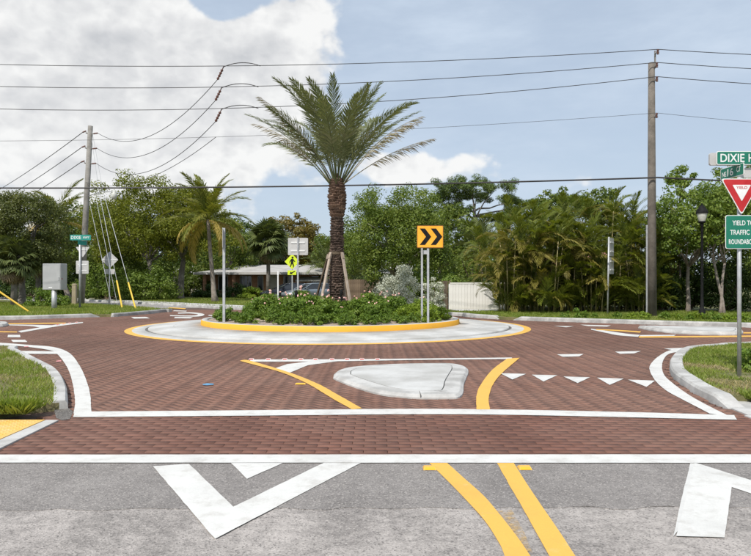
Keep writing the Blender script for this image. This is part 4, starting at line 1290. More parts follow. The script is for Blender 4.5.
# the pine: flat pads of needles on long bare limbs
y = 62.0
xp = PX(470, y)
pn = thing('pine_tree', 'tall flat topped pine with bare limbs and layered needle pads', 'tree', (xp, y, 0.1))
pads = [(450, 188, 2.6, 1.0), (470, 186, 3.0, 1.2), (490, 187, 2.6, 1.0), (440, 198, 2.2, 0.9), (478, 196, 2.8, 1.0), (512, 200, 1.5, 0.6), (532, 203, 1.0, 0.4), (500, 217, 1.3, 0.5), (516, 211, 1.2, 0.4), (455, 212, 2.2, 0.9), (470, 225, 1.8, 0.7)]
pq, lm = [], MB()
trtop = np.array([PX(474, y) - xp, 0, PZ(205, y)])
for (px, py, rw, rh) in pads:
    c = np.array([PX(px, y) - xp, RNG.uniform(-1.4, 1.4), PZ(py, y) - 0.1])
    k = 26
    sub = c + np.column_stack([RNG.normal(0, rw * 0.42, k), RNG.normal(0, rw * 0.42, k), RNG.normal(0, rh * 0.3, k)])
    pq.append(clump_leaves(sub, np.full(k, 0.5), 130, 0.30, 0.055, flat=0.65, up=0.6))
    st = trtop + np.array([0, 0, -RNG.uniform(0.2, 2.4)])
    p = wobble(st, c - np.array([0, 0, 0.15]), 6, 0.16)
    lm.tube(p, np.linspace(0.11, 0.03, 6), 6)
link('crown', quads_mesh('crown', np.concatenate(pq), 'leaf_pine'), None, pn)
MB().tube(wobble((0, 0, -0.1), trtop, 8, 0.08), np.linspace(0.3, 0.13, 8), 10).build('trunk', 'bark', pn, True)
lm.build('limbs', 'bark', pn, True)

# right hand trees
y = 28.6
tree('street_tree', 'slender forked street tree with bright leaves behind the yield sign', PX(722, y), y, 2.3, 4.1, (2.2, 1.7, 1.9), 120, 90, 0.15, 'leaf_bright', 'bark_pale', tr=0.11, clump=(0.14, 0.26), limbs=9, multi=2, low=-0.6)
tree('street_tree', 'bright green tree with a tall sprig above the street lamp', PX(688, 30.5), 30.5, 2.2, 3.7, (2.0, 1.7, 1.8), 110, 90, 0.15, 'leaf_bright', 'bark_pale', tr=0.11, clump=(0.14, 0.26), low=-0.7)
tree('street_tree', 'green tree at the hedge beyond the yield sign', PX(765, 29.5), 29.5, 2.4, 4.6, (2.3, 2.0, 2.4), 110, 90, 0.16, 'leaf_bright', 'bark_pale', tr=0.12, clump=(0.14, 0.26))
tree('sprig_tree', 'tall loose sprig of leaves rising above the hedge beside the wooden pole', PX(680, 32), 32, 4.4, 5.9, (0.8, 0.8, 1.15), 26, 80, 0.16, 'leaf_bright', 'bark_pale', tr=0.06, clump=(0.2, 0.4), limbs=6)
tree('sprig_tree', 'light green tree top behind the street name signs', PX(738, 34), 34, 4.0, 5.6, (1.6, 1.5, 2.0), 70, 85, 0.17, 'leaf_bright', 'bark_pale', tr=0.09, clump=(0.16, 0.3))
tree('sprig_tree', 'light green tree beyond the hedge corner', PX(790, 33), 33, 3.0, 5.0, (2.4, 2.0, 2.8), 90, 85, 0.18, 'leaf_bright', 'bark_pale', tr=0.1)
tree('hedge_tree', 'light leafy tree top above the middle of the palm hedge', PX(552, 44), 44, 4.6, 6.2, (1.3, 1.3, 1.4), 40, 80, 0.2, 'leaf_mid', tr=0.08, clump=(0.2, 0.4))
tree('hedge_tree', 'light leafy tree top above the palm hedge near the pole', PX(598, 42), 42, 4.6, 6.2, (1.6, 1.4, 1.3), 46, 80, 0.2, 'leaf_mid', tr=0.08, clump=(0.2, 0.38))
tree('hedge_tree', 'thin leafy tree rising out of the palm hedge', PX(572, 46), 46, 4.6, 6.6, (1.2, 1.2, 1.1), 30, 80, 0.21, 'leaf_mid', tr=0.08, clump=(0.2, 0.4))

# hedges and shrubs --------------------------------------------------------------
def shrub(name, label, x, y, rad, n, per, ls, mat, z0=0.1, group=None, flowers=0, cat='shrub', clump=(0.2, 0.36), fmat='blossom', lw=0.5, stems=6):
    root = thing(name, label, cat, (x, y, z0), 0, group)
    cc = crown_centres(n, rad, inner=0.3, low=-0.15, lump=0.25)
    cc[:, 2] = np.abs(cc[:, 2]) * 1.0 + rad[2] * 0.12
    cr = RNG.uniform(clump[0], clump[1], n) * (sum(rad) / 3)
    qd = clump_leaves(cc, cr, per, ls, ls * lw, up=0.4)
    qd[:, :, 2] = np.maximum(qd[:, :, 2], 0.0)
    link('foliage', quads_mesh('foliage', qd, mat), None, root)
    sm = MB()
    for e in cc[:stems]:
        sm.tube(wobble((RNG.normal() * 0.05, RNG.normal() * 0.05, -0.04), e, 5, 0.03), np.linspace(0.03, 0.008, 5) * max(1, rad[2]), 5)
    sm.build('stems', 'stem_brown', root)
    if flowers:
        topi = np.argsort(-cc[:, 2] + RNG.normal(0, 0.1, n))[:flowers]
        fc = cc[topi] + np.array([0, 0, 1]) * cr[topi][:, None] * 0.85 + RNG.normal(0, 0.06, (len(topi), 3))
        fq = clump_leaves(fc, np.full(len(fc), 0.05), 16, 0.055, 0.045, up=0.5)
        link('blossoms', quads_mesh('blossoms', fq, fmat), None, root)
    return root
for px, y, rx, h, lb, mt in ((106, 53, 2.6, 2.5, 'leafy green hedge behind the diamond sign', 'leaf_bright'), (142, 51, 2.6, 2.5, 'leafy green hedge between the diamond sign and the pale trunk', 'leaf_bright'), (188, 63, 2.4, 2.6, 'hedge behind the pale tree trunk', 'leaf_mid'), (74, 60, 3.0, 2.6, 'hedge behind the utility pole foot', 'leaf_dark'), (30, 58, 3.2, 2.6, 'hedge far behind the cabbage palms', 'leaf_dark'), (-20, 58, 3.4, 2.6, 'hedge beyond the big olive tree', 'leaf_dark')):
    shrub('hedge', lb, PX(px, y), y, (rx, 1.3, h), 80, 95, 0.2, mt, cat='hedge', clump=(0.2, 0.32))
shrub('dark_shrub', 'low dark glossy shrub at the foot of the grey cabinet', PX(44, 36.5), 36.5, (0.9, 0.7, 0.9), 40, 80, 0.11, 'leaf_bed')
shrub('dark_shrub', 'low dark shrub between the cabinet and the tan pedestal', PX(60, 37.5), 37.5, (0.7, 0.6, 0.75), 34, 80, 0.11, 'leaf_bed')
ys = 29.3
shrub('silver_shrub', 'silvery grey buttonwood shrub behind the flower bed', PX(397, ys), ys, (1.1, 0.95, 2.25), 96, 125, 0.09, 'leaf_silver', clump=(0.13, 0.24), lw=0.45)
shrub('silver_shrub', 'smaller silvery shrub beside the tall buttonwood and the sign posts', PX(433, 30.4), 30.4, (0.62, 0.6, 1.5), 46, 110, 0.09, 'leaf_silver', clump=(0.14, 0.26), lw=0.45)
for i, (px, y, rx, h, lb, mt) in enumerate(((448, 37.0, 1.4, 1.7, 'bright green shrub behind the white fence', 'leaf_bright'), (470, 38, 1.6, 2.0, 'leafy green shrub looking over the white fence', 'leaf_mid'), (425, 40, 1.6, 1.6, 'green shrub behind the silvery shrub', 'leaf_bright'), (478, 41, 2.4, 3.4, 'tall leafy shrub behind the white vinyl fence', 'leaf_mid'), (452, 44, 2.4, 3.2, 'tall leafy shrub between the round tree and the white fence', 'leaf_round'), (370, 47.5, 1.6, 1.9, 'dark shrub before the brown wooden fence', 'leaf_dark'), (398, 43.5, 2.2, 2.4, 'dark bush below the round tree', 'leaf_dark'), (414, 46.8, 2.0, 2.2, 'dark bush behind the brown fence end', 'leaf_dark'), (252, 56, 1.0, 0.9, 'yellow green shrub before the house windows', 'leaf_lime'), (236, 59, 1.4, 1.1, 'dark shrub before the house porch', 'leaf_dark'), (284, 58.5, 1.2, 0.9, 'dark shrub below the house windows', 'leaf_dark'), (208, 60, 1.4, 1.0, 'dark shrub at the corner of the house', 'leaf_dark'))):
    shrub('garden_shrub', lb, PX(px, y), y, (rx, rx * 0.75, h), 46, 85, 0.17, mt)
# dark understorey below the right-hand trees; those behind areca canes added to darken gaps
for px, y, rx, h, lb in ((508, 36.2, 1.6, 2.6, 'added dark bush filling the gaps behind the golden areca palm clump'), (540, 36.4, 1.7, 2.7, 'added dark bush filling the gaps behind the yellow caned areca palm'), (572, 36.2, 1.7, 2.4, 'added dark bush filling the gap below the pink roof'), (604, 36.4, 1.7, 2.8, 'added dark bush filling the gaps behind the edge-on sign'), (634, 36.2, 1.6, 2.8, 'added dark bush filling the gaps behind the areca palms left of the wooden pole'), (655, 31.8, 1.3, 2.6, 'dark hedge bush behind the wooden pole'), (688, 32.4, 1.5, 2.7, 'dark hedge bush behind the street lamp'), (724, 31.6, 1.5, 2.8, 'dark hedge bush behind the forked street tree'), (760, 31.8, 1.6, 2.9, 'dark hedge bush beyond the yield sign'), (800, 32, 1.8, 2.9, 'dark hedge bush beyond the hedge corner')):
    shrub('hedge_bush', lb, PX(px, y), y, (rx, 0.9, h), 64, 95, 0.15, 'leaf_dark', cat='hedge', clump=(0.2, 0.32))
# small leafy plants along the kerb
proto = []
for k in range(4):
    cc = crown_centres(9, (0.22, 0.2, 0.2), low=-0.1)
    cc[:, 2] = np.abs(cc[:, 2]) + 0.06
    proto.append(quads_mesh('foliage', clump_leaves(cc, np.full(9, 0.1), 26, 0.085, 0.05), 'leaf_bed' if k % 2 else 'leaf_lime'))
for px, py in ((566, 316.2), (580, 316.6), (594, 316.2), (618, 316.8), (633, 317), (645, 317.6), (664, 317.8), (678, 318.2), (690, 319), (697, 318.4), (712, 319.2), (728, 319.6), (742, 319.8), (752, 320)):
    x, y = G(px, py + 2.0, 0.1)
    t = thing('verge_plant', 'small leafy plant in the row between the kerb and the palm hedge', 'plant', (x, y, 0.1), random.random() * 6, 'small plants along the kerb')
    o = bpy.data.objects.new('foliage', random.choice(proto))
    COL.objects.link(o)
    o.parent = t
    s = random.uniform(0.8, 1.4)
    o.scale = (s, s, s)
# weedy plant under the yield sign
x, y = G(752, 371, LZ)
shrub('verge_weed', 'broad leaved weed beside the yield sign post', x + 0.12, y, (0.28, 0.25, 0.38), 26, 34, 0.085, 'leaf_bed', z0=LZ, cat='plant', stems=8)

# flower bed -----------------------------------------------------------------------
def bed_meshes(mat, rad, n, per, ls, fl):
    out = []
    for k in range(4):
        cc = crown_centres(n, rad, inner=0.25, low=-0.1, lump=0.3)
        cc[:, 2] = np.abs(cc[:, 2]) + 0.05
        cr = RNG.uniform(0.2, 0.34, n) * sum(rad) / 3
        qd = clump_leaves(cc, cr, per, ls, ls * 0.45, up=0.5)
        qd[:, :, 2] = np.maximum(qd[:, :, 2], 0.0)
        fo = quads_mesh('foliage', qd, mat)
        bl = None
        if fl:
            idx = np.argsort(-cc[:, 2])[:fl + 3]
            idx = RNG.choice(idx, fl, replace=False)
            fc = cc[idx] + np.array([0, 0, 1.0]) * cr[idx][:, None] * 0.95 + RNG.normal(0, 0.05, (fl, 3))
            bl = quads_mesh('blossoms', clump_leaves(fc, RNG.uniform(0.025, 0.05, fl), 14, 0.042, 0.036, up=0.5), 'blossom')
        out.append((fo, bl))
    return out
low_m = bed_meshes('leaf_bed', (0.36, 0.36, 0.36), 24, 40, 0.085, 0)
tall_m = bed_meshes('leaf_bed', (0.50, 0.50, 0.62), 52, 46, 0.095, 3)
lime_m = bed_meshes('leaf_lime', (0.42, 0.42, 0.42), 34, 42, 0.085, 0)
def bed_plant(x, y, ms, s, name, label, group):
    t = thing(name, label, 'shrub', (x, y, bedz(x, y) - 0.01), random.random() * 6.28, group)
    fo, bl = random.choice(ms)
    for nm, me in (('foliage', fo), ('blossoms', bl)):
        if me is not None:
            o = bpy.data.objects.new(nm, me)
            COL.objects.link(o)
            o.parent = t
            o.scale = (s, s, s * random.uniform(0.9, 1.1))
used = []
def spots(n, r0, r1, a0, a1, mind):
    out = []
    tries = 0
    while len(out) < n and tries < 4000:
        tries += 1
        a = random.uniform(a0, a1)
        rr = math.sqrt(random.uniform(r0 * r0, r1 * r1))
        x, y = XC + rr * math.cos(a), YC + rr * math.sin(a)
        if math.hypot(x - DX, y - DY) < 0.75:
            continue
        if all(math.hypot(x - u, y - v) > mind for u, v in used):
            used.append((x, y))
            out.append((x, y))
    return out
for x, y in spots(22, 3.15, 3.72, math.pi, 2 * math.pi - 0.75, 0.52):
    bed_plant(x, y, low_m, random.uniform(0.55, 1.1), 'bedding_shrub', 'low green shrub in the front edge row of the island flower bed', 'low shrubs edging the island bed')
for x, y in spots(9, 2.9, 3.75, 2 * math.pi - 0.95, 2 * math.pi + 0.1, 0.5):
    bed_plant(x, y, lime_m, random.uniform(0.85, 1.15), 'lime_shrub', 'yellow green low shrub on the island round the chevron sign posts', 'yellow green shrubs at the chevron sign')
for x, y in spots(34, 0.7, 3.2, math.pi - 0.2, 2 * math.pi + 0.2, 0.62):
    bed_plant(x, y, tall_m, random.uniform(0.65, 1.15), 'flowering_shrub', 'pink flowering shrub in the middle of the island flower bed', 'pink flowering shrubs of the island bed')
for x, y in spots(14, 1.0, 3.7, 0.2, math.pi - 0.2, 0.85):
    bed_plant(x, y, low_m, random.uniform(0.9, 1.2), 'bedding_shrub', 'low green shrub on the back half of the island behind the date palm', 'low shrubs behind the date palm')

# far wood behind everything: reads as one mass
fw = []
for X in np.arange(-130, 130, 2.6):
    for k in range(2):
        yy = RNG.uniform(104, 122)
        hh = RNG.uniform(4.6, 8.2) if abs(X) > 3 else RNG.uniform(3, 5)
        cc = crown_centres(26, (2.6, 2.2, hh * 0.55), low=-0.9) + np.array([X + RNG.normal(), yy, hh * 0.5])
        fw.append(clump_leaves(cc, np.full(26, 0.95), 30, 0.6, 0.36))
o = link('far_wood', quads_mesh('far_wood', np.concatenate(fw), 'leaf_mid'), None)
stuff(o, 'distant band of dark green trees beyond the houses')

# grass --------------------------------------------------------------------------------
def blades(xy, z, h, w, lean=0.5):
    n = len(xy)
    b = np.column_stack([xy, np.full(n, z)])
    a = RNG.uniform(0, 2 * np.pi, n)
    s = np.column_stack([np.cos(a), np.sin(a), np.zeros(n)])
    d = rand_dirs(n) * lean
    d[:, 2] = 1
    d = nrm(d)
    hh = (h * RNG.uniform(0.45, 1.35, n))[:, None]
    ww = (w * RNG.uniform(0.6, 1.3, n))[:, None]
    mid = b + d * hh * 0.6
    d2 = nrm(d + np.column_stack([np.cos(a + 1.5), np.sin(a + 1.5), np.full(n, -0.25)]) * 0.5)
    tip = mid + d2 * hh * 0.5
    return np.stack([b - s * ww / 2, b + s * ww / 2, mid + s * ww * 0.35, tip], 1)
def scatter(poly, n, box):
    x0, x1, y0, y1 = box
    P = np.column_stack([RNG.uniform(x0, x1, n), RNG.uniform(y0, y1, n)])
    return P[inpoly(P[:, 0], P[:, 1], poly)]
def patchy(P, scale, thr, seed):
    v = np.sin(P[:, 0] * scale + seed) * np.cos(P[:, 1] * scale * 1.3 + seed * 2) + 0.5 * np.sin(P[:, 0] * scale * 2.7 + P[:, 1] * scale * 2.1 + seed)
    return v > thr
in_sw = [tuple(p) for p in offset(SW_EDGE, -0.15)] + [(-3.80, 7.10), (-80, 7.10), (-80, 16.4)]
P = scatter(in_sw, 90000, (-9.5, -3.6, 7.08, 15.4))
P = P[np.abs(P[:, 0]) < P[:, 1] * 0.7 + 0.8]
P = P[~(patchy(P, 2.3, 0.75, 4.0) & (RNG.random(len(P)) < 0.7))]
dry = patchy(P, 1.6, 0.32, 1.0) ^ (RNG.random(len(P)) < 0.15)
stuff(link('grass', quads_mesh('grass', blades(P[~dry], LZ - 0.005, 0.06, 0.008, 1.0), 'grass'), None), 'rough green grass on the corner by the tactile ramp')
stuff(link('dry_grass', quads_mesh('dry_grass', blades(P[dry], LZ - 0.005, 0.04, 0.007, 1.3), 'grass_dry'), None), 'straw coloured dry grass on the corner by the tactile ramp')
# longer tufts hanging over the ramp edge
tx = RNG.uniform(-6.0, -3.72, 5200)
P = np.column_stack([tx, 7.10 + np.abs(RNG.normal(0, 0.16, len(tx)))])
P = P[P[:, 0] < -3.72 - 0.10]
stuff(link('grass_tufts', quads_mesh('grass_tufts', blades(P, LZ - 0.01, 0.15, 0.010, 0.9), 'grass'), None), 'long grass tufts over the edge of the tactile plate')
tx = RNG.uniform(4.66, 7.0, 5200)
P = np.column_stack([tx, 7.42 + np.abs(RNG.normal(0, 0.14, len(tx))) + np.clip(5.1 - tx, 0, 1) * 1.6])
stuff(link('grass_tufts', quads_mesh('grass_tufts', blades(P, LZ - 0.03, 0.11, 0.010, 0.9), 'grass'), None), 'long grass tufts along the pavement beyond the kerb end')
in_se = [tuple(p) for p in offset(SE_EDGE, 0.20)[:-6]] + [(4.82, 8.15), (4.97, 7.42), (90, 7.42), (90, 16.8)]
P = scatter(in_se, 100000, (4.3, 11.0, 7.42, 16.2))
P = P[np.abs(P[:, 0]) < P[:, 1] * 0.7 + 0.8]
wx, wy = G(752, 376, LZ)
bare = np.hypot((P[:, 0] - wx + 0.1), (P[:, 1] - wy)) < 0.34
P = P[~bare | (RNG.random(len(P)) < 0.1)]
dry = patchy(P, 1.3, 0.15, 2.4) & (P[:, 0] < P[:, 1] * 0.15 + 4.2)
stuff(link('grass', quads_mesh('grass', blades(P[~dry], LZ - 0.005, 0.06, 0.008, 1.0), 'grass'), None), 'green grass on the corner round the yield sign')
stuff(link('dry_grass', quads_mesh('dry_grass', blades(P[dry], LZ - 0.005, 0.045, 0.007, 1.3), 'grass_dry'), None), 'straw coloured dry grass on the corner round the yield sign')
in_nw = [tuple(p) for p in offset(NW_EDGE, 0.22)] + [(-140, 150), (-160, 60), (-120, 22)]
P = scatter(in_nw, 130000, (-27, -9, 24, 44))
P = P[(P[:, 0] > -P[:, 1] * 0.62 - 0.5)]
stuff(link('grass', quads_mesh('grass', blades(P, 0.095, 0.13, 0.02, 0.7), 'grass'), None), 'bright green grass on the verge round the grey cabinet')
in_n = [tuple(p) for p in offset(N_EDGE, 0.22)] + [(150, 20.6), (300, 400), (-300, 400), (-120, 150)]
P = scatter(in_n, 60000, (2.5, 17, 21, 31))
P = P[P[:, 0] < P[:, 1] * 0.62 + 0.5]
stuff(link('grass', quads_mesh('grass', blades(P, 0.095, 0.10, 0.018, 0.7), 'grass'), None), 'green grass strip along the palm hedge')
pav = [tuple(p) for p in fp] + [tuple(p) for p in fp2[::-1]]
P = scatter(in_n, 60000, (-24, 3, 33, 58))
P = P[~inpoly(P[:, 0], P[:, 1], pav)]
stuff(link('grass', quads_mesh('grass', blades(P, 0.095, 0.10, 0.03, 0.7), 'grass'), None), 'green grass of the lawn before the house')

# ================================================================== BUILDINGS AND FENCES
YH = 62.0
hx0, hx1 = PX(196, YH), PX(344, YH)
hs = thing('house', 'low house with white hipped roof, salmon walls and a shaded porch', 'house', ((hx0 + hx1) / 2, YH, 0.1))
wid = hx1 - hx0
wx0, wx1 = -wid / 2 + 0.7, wid / 2 - 0.5
MB().box(((wx0 + wx1) / 2, 3.9, 1.22), (wx1 - wx0, 6.0, 2.44)).build('wall', 'house_wall', hs)
e0, e1, f0, f1 = -wid / 2, wid / 2, -0.9, 8.2
rm = MB()
ez, rz_ = 2.30, 3.15
v = [(e0, f0, ez), (e1, f0, ez), (e1, f1, ez), (e0, f1, ez), (e0 + 4.4, 3.6, rz_), (e1 - 0.6, 3.6, rz_), (e0, f0, ez - 0.06), (e1, f0, ez - 0.06), (e1, f1, ez - 0.06), (e0, f1, ez - 0.06)]
rm.add(v, [(0, 1, 5, 4), (1, 2, 5), (2, 3, 4, 5), (3, 0, 4), (6, 9, 8, 7)])
roof = rm.build('roof', 'roof', hs)
MB().box((0, f0 - 0.02, ez - 0.07), (wid + 0.04, 0.04, 0.22)).build('fascia', 'fascia', roof)
MB().box((e0 - 0.02, (f0 + f1) / 2, ez - 0.07), (0.04, f1 - f0, 0.22)).build('fascia', 'fascia', roof)
for px in (206, 235):
    MB().box((PX(px, YH) - hs.location.x, -0.45, 1.1), (0.28, 0.28, 2.2)).build('porch_column', 'house_wall', hs)
def window(x0, x1, z0, z1, yy=0.9, mull=1):
    fr = MB()
    t_ = 0.07
    fr.box(((x0 + x1) / 2, yy - 0.04, z0 + t_ / 2), (x1 - x0, 0.10, t_)).box(((x0 + x1) / 2, yy - 0.04, z1 - t_ / 2), (x1 - x0, 0.10, t_))
    for k in range(mull + 2):
        xx = x0 + t_ / 2 + (x1 - x0 - t_) * k / (mull + 1)
        fr.box((xx, yy - 0.04, (z0 + z1) / 2), (t_, 0.10, z1 - z0 - 2 * t_))
    w_ = MB().box(((x0 + x1) / 2, yy - 0.01, (z0 + z1) / 2), (x1 - x0 - 0.06, 0.04, z1 - z0 - 0.06)).build('window', 'glass', hs)
    fr.build('window_frame', 'window_frame', w_)
ox = hs.location.x
for a, b, mu in ((216, 226, 1), (238, 250, 2), (256, 262, 0), (282, 292, 1)):
    window(PX(a, YH) - ox, PX(b, YH) - ox, 0.55, 2.05, 0.9, mu)
dr = MB().box((PX(272, YH) - ox, 0.86, 1.05), (0.95, 0.08, 2.1)).build('door', 'fascia', hs)
MB().box((PX(272, YH) - ox + 0.38, 0.80, 1.02), (0.06, 0.06, 0.12)).build('door_handle', 'galvanised', dr)
# carport opening, its inner shade given by a dark panel, with sloped awning
cx_ = (PX(312, YH) - ox)
MB().box((cx_ + 1.2, 0.84, 1.0), (2.6, 0.14, 2.0)).build('carport_shade_panel', 'glass', hs)
aw = MB()
aw.add([(cx_ - 1.5, 0.9, 1.95), (cx_ + 0.9, 0.9, 1.95), (cx_ + 0.9, -0.8, 1.55), (cx_ - 1.5, -0.8, 1.55), (cx_ - 1.5, 0.9, 1.9), (cx_ + 0.9, 0.9, 1.9), (cx_ + 0.9, -0.8, 1.48), (cx_ - 1.5, -0.8, 1.48)], [(0, 3, 2, 1), (4, 5, 6, 7), (3, 7, 6, 2), (0, 4, 7, 3), (1, 2, 6, 5)])
aw.build('awning', 'fascia', hs)

def small_house(label, x, y, w, d, eave, ridge, wall, roofm, rz=0.0):
    t = thing('house', label, 'house', (x, y, 0.1), rz)
    MB().box((0, d / 2, eave / 2), (w, d, eave)).build('wall', wall, t)
    v = [(-w / 2 - .4, -.4, eave), (w / 2 + .4, -.4, eave), (w / 2 + .4, d + .4, eave), (-w / 2 - .4, d + .4, eave), (-w / 2 - .4, d / 2, ridge), (w / 2 + .4, d / 2, ridge)]
    MB().add(v, [(0, 1, 5, 4), (2, 3, 4, 5), (1, 2, 5), (3, 0, 4), (0, 3, 2, 1)]).build('roof', roofm, t)
    for k in (-0.28, 0.22):
        wn = MB().box((w * k, -0.02, eave * 0.55), (1.1, 0.06, 0.9)).build('window', 'glass', t)
        MB().box((w * k, -0.03, eave * 0.55 - 0.49), (1.25, 0.12, 0.08)).build('sill', 'window_frame', t if False else wn)
surf('roof_pink', (0.50, 0.24, 0.17), (0.58, 0.30, 0.22), 2, 0.85)
surf('wall_teal', (0.42, 0.50, 0.46), (0.46, 0.54, 0.50), 2, 0.85)
small_house('pale house with grey white roof behind the brown fence', PX(380, 66), 66, 6.0, 6, 2.3, 3.6, 'wall_teal', 'roof')
small_house('house with pink tiled roof glimpsed through the palm hedge', PX(568, 48), 48, 6.5, 6, 2.5, 3.9, 'house_pale', 'roof_pink')
small_house('distant cream house glimpsed under the pale trunk tree', PX(193, 84), 84, 5.0, 6, 2.5, 3.6, 'house_pale', 'roof')
# distant white van-like shed at the far left side street
sh = thing('shed', 'small pale shed with blue panel beyond the side road', 'shed', (PX(2, 60), 60, 0.1))
MB().box((0, 0.9, 0.85), (2.4, 1.8, 1.7)).build('wall', 'house_pale', sh)
MB().add([(-1.35, -0.2, 1.72), (1.35, -0.2, 1.72), (1.35, 2.0, 1.95), (-1.35, 2.0, 1.95)], [(0, 1, 2, 3)]).build('roof', 'fascia', sh)
MB().box((0.3, -0.03, 1.15), (1.2, 0.05, 0.5)).build('panel', 'blue_paint', sh)

def fence(name, label, a, b, h, bw, mat, gap=0.006, post=2.4, rails=(0.25, 1.25), z0=0.1, boardtop=None, thick=0.02):
    a, b = Vector((*a, 0)), Vector((*b, 0))
    d = (b - a)
    L = d.length
    rz = math.atan2(d.y, d.x)
    t = thing(name, label, 'fence', (a.x, a.y, z0), rz)
    n = max(1, int(round(L / bw)))
    w = L / n
    me = MB().box((0, 0, h / 2 - 0.01), (w - gap, thick, h)).build('board', mat, t)
    me.location = (w / 2, 0, 0.03)
    for i in range(1, n):
        o = me.copy()
        COL.objects.link(o)
        o.parent = t
        o.location = (w * (i + 0.5), random.uniform(-0.003, 0.003), 0.03 + random.uniform(-0.008, 0.008))
    for z in rails:
        MB().box((L / 2, thick / 2 + 0.027, z * h / 1.5), (L, 0.045, 0.09)).build('rail', mat, t)
    k = int(L / post) + 1
    for i in range(k + 1):
        MB().box((L * i / k, thick / 2 + 0.10, h / 2 - 0.02), (0.1, 0.1, h + 0.1)).build('post', mat, t)
    return t
yf = 33.6
fv = fence('vinyl_fence', 'white vinyl board fence beside the areca palms', (PX(450, yf), yf), (PX(506, yf), yf + 0.1), 1.30, 0.155, 'vinyl', rails=(0.12, 1.38))
MB().box(((PX(506, yf) - PX(450, yf)) / 2, 0, 1.36), ((PX(506, yf) - PX(450, yf)), 0.05, 0.07)).build('top_rail', 'vinyl', fv)
fence('wooden_fence', 'brown wooden fence panel meeting the white vinyl fence', (PX(430, 45), 45), (PX(447.5, 34.0), 34.0), 1.46, 0.14, 'fence_wood')
fence('wooden_fence', 'brown wooden board fence behind the flower bed', (PX(338, 46), 46), (PX(429, 45.2), 45.2), 1.58, 0.145, 'fence_wood')
struct(MB().prism([(PX(452, 32.6), 33.3), (PX(500, 32.6), 33.3), (PX(498, 31), 31.0), (PX(462, 31), 31.0)], 0.06, 0.128).build('driveway', 'sidewalk'), 'pale concrete strip before the white fence')

# ================================================================== VEHICLES
def loft(stations, sides=14):
    """stations: (x, halfwidth, z0, z1, roundness) -> rounded-box tube along X"""
    mb = MB()
    vs, n = [], sides
    for (x, w, z0, z1, p) in stations:
        a = np.linspace(0, 2 * np.pi, n, endpoint=False) + np.pi / n
        c, s = np.cos(a), np.sin(a)
        yy = w * np.sign(c) * np.abs(c) ** p
        zz = (z0 + z1) / 2 + (z1 - z0) / 2 * np.sign(s) * np.abs(s) ** p
        vs.append(np.column_stack([np.full(n, x), yy, zz]))
    fs = []
    for i in range(len(stations) - 1):
        for k in range(n):
            k2 = (k + 1) % n
            fs.append((i * n + k, i * n + k2, (i + 1) * n + k2, (i + 1) * n + k))
    fs.append(tuple(range(n - 1, -1, -1)))
    fs.append(tuple(range((len(stations) - 1) * n, len(stations) * n)))
    return mb.add(np.concatenate(vs), fs)
def car(label, x, y, rz, paintm):
    t = thing('parked_car', label, 'car', (x, y, 0.1), rz)
    body = loft([(-2.2, 0.62, 0.35, 0.80, .5), (-2.05, 0.80, 0.26, 0.92, .4), (-1.4, 0.88, 0.22, 0.95, .35), (0, 0.90, 0.20, 0.93, .35), (1.0, 0.89, 0.22, 0.90, .35), (1.75, 0.84, 0.24, 0.78, .4), (2.12, 0.66, 0.30, 0.66, .5), (2.22, 0.45, 0.36, 0.58, .6)]).build('body', paintm, t, True)
    # glass house: lower wide, upper narrow
    gl = MB()
    v = [(-1.95, .72, .90), (1.05, .74, .86), (1.05, -.74, .86), (-1.95, -.72, .90), (-1.15, .56, 1.28), (0.15, .58, 1.30), (0.15, -.58, 1.30), (-1.15, -.56, 1.28)]
    gl.add(v, [(0, 1, 5, 4), (1, 2, 6, 5), (2, 3, 7, 6), (3, 0, 4, 7), (4, 5, 6, 7)])
    gl.build('windows', 'glass', t)
    rf = loft([(-1.28, .50, 1.24, 1.30, .6), (-1.1, .58, 1.25, 1.335, .6), (-0.5, .60, 1.26, 1.36, .6), (0.1, .59, 1.26, 1.335, .6), (0.26, .52, 1.25, 1.30, .6)], 12).build('roof', paintm, t, True)
    for sx in (-1, 1):
        MB().tube([(1.05, .73 * sx, .88), (0.2, .58 * sx, 1.30)], 0.035, 6).build('pillar', paintm, t)
        MB().tube([(-1.95, .71 * sx, .92), (-1.18, .56 * sx, 1.28)], 0.05, 6).build('pillar', paintm, t)
        MB().tube([(-0.45, .735 * sx, .90), (-0.4, .59 * sx, 1.28)], 0.03, 6).build('pillar', paintm, t)
        MB().box((1.98, .52 * sx, .60), (.16, .26, .10), rz=-.5 * sx).build('headlight', 'lens', t)
        MB().box((-2.12, .56 * sx, .70), (.10, .22, .14), rz=.4 * sx).build('taillight', 'lens_red', t)
        MB().box((0.72, .88 * sx, .95), (.12, .18, .11)).build('mirror', paintm, t)
        for wx_ in (-1.32, 1.36):
            wl = MB().lathe([(0.0, -.10), (.31, -.10), (.33, -.06), (.33, .06), (.31, .10), (0.0, .10)], (0, 0, 0), 18).build('wheel', 'tyre', t, loc=(wx_, .80 * sx, .32), rot=(R(90), 0, 0))
            MB().lathe([(0.0, .108), (.18, .108), (.20, .10)], (0, 0, 0), 14).build('rim', 'rim', wl, rot=((0 if sx < 0 else R(180)), 0, 0))
    MB().box((2.2, 0, .38), (.05, .8, .12)).build('grille', 'black', t)
car('dark blue parked car before the house carport', PX(289, 51), 51, R(205), 'car_dark')
car('silver blue parked car beside the dark car, behind the palm brace', PX(311, 48.4), 48.4, R(212), 'car_silver')

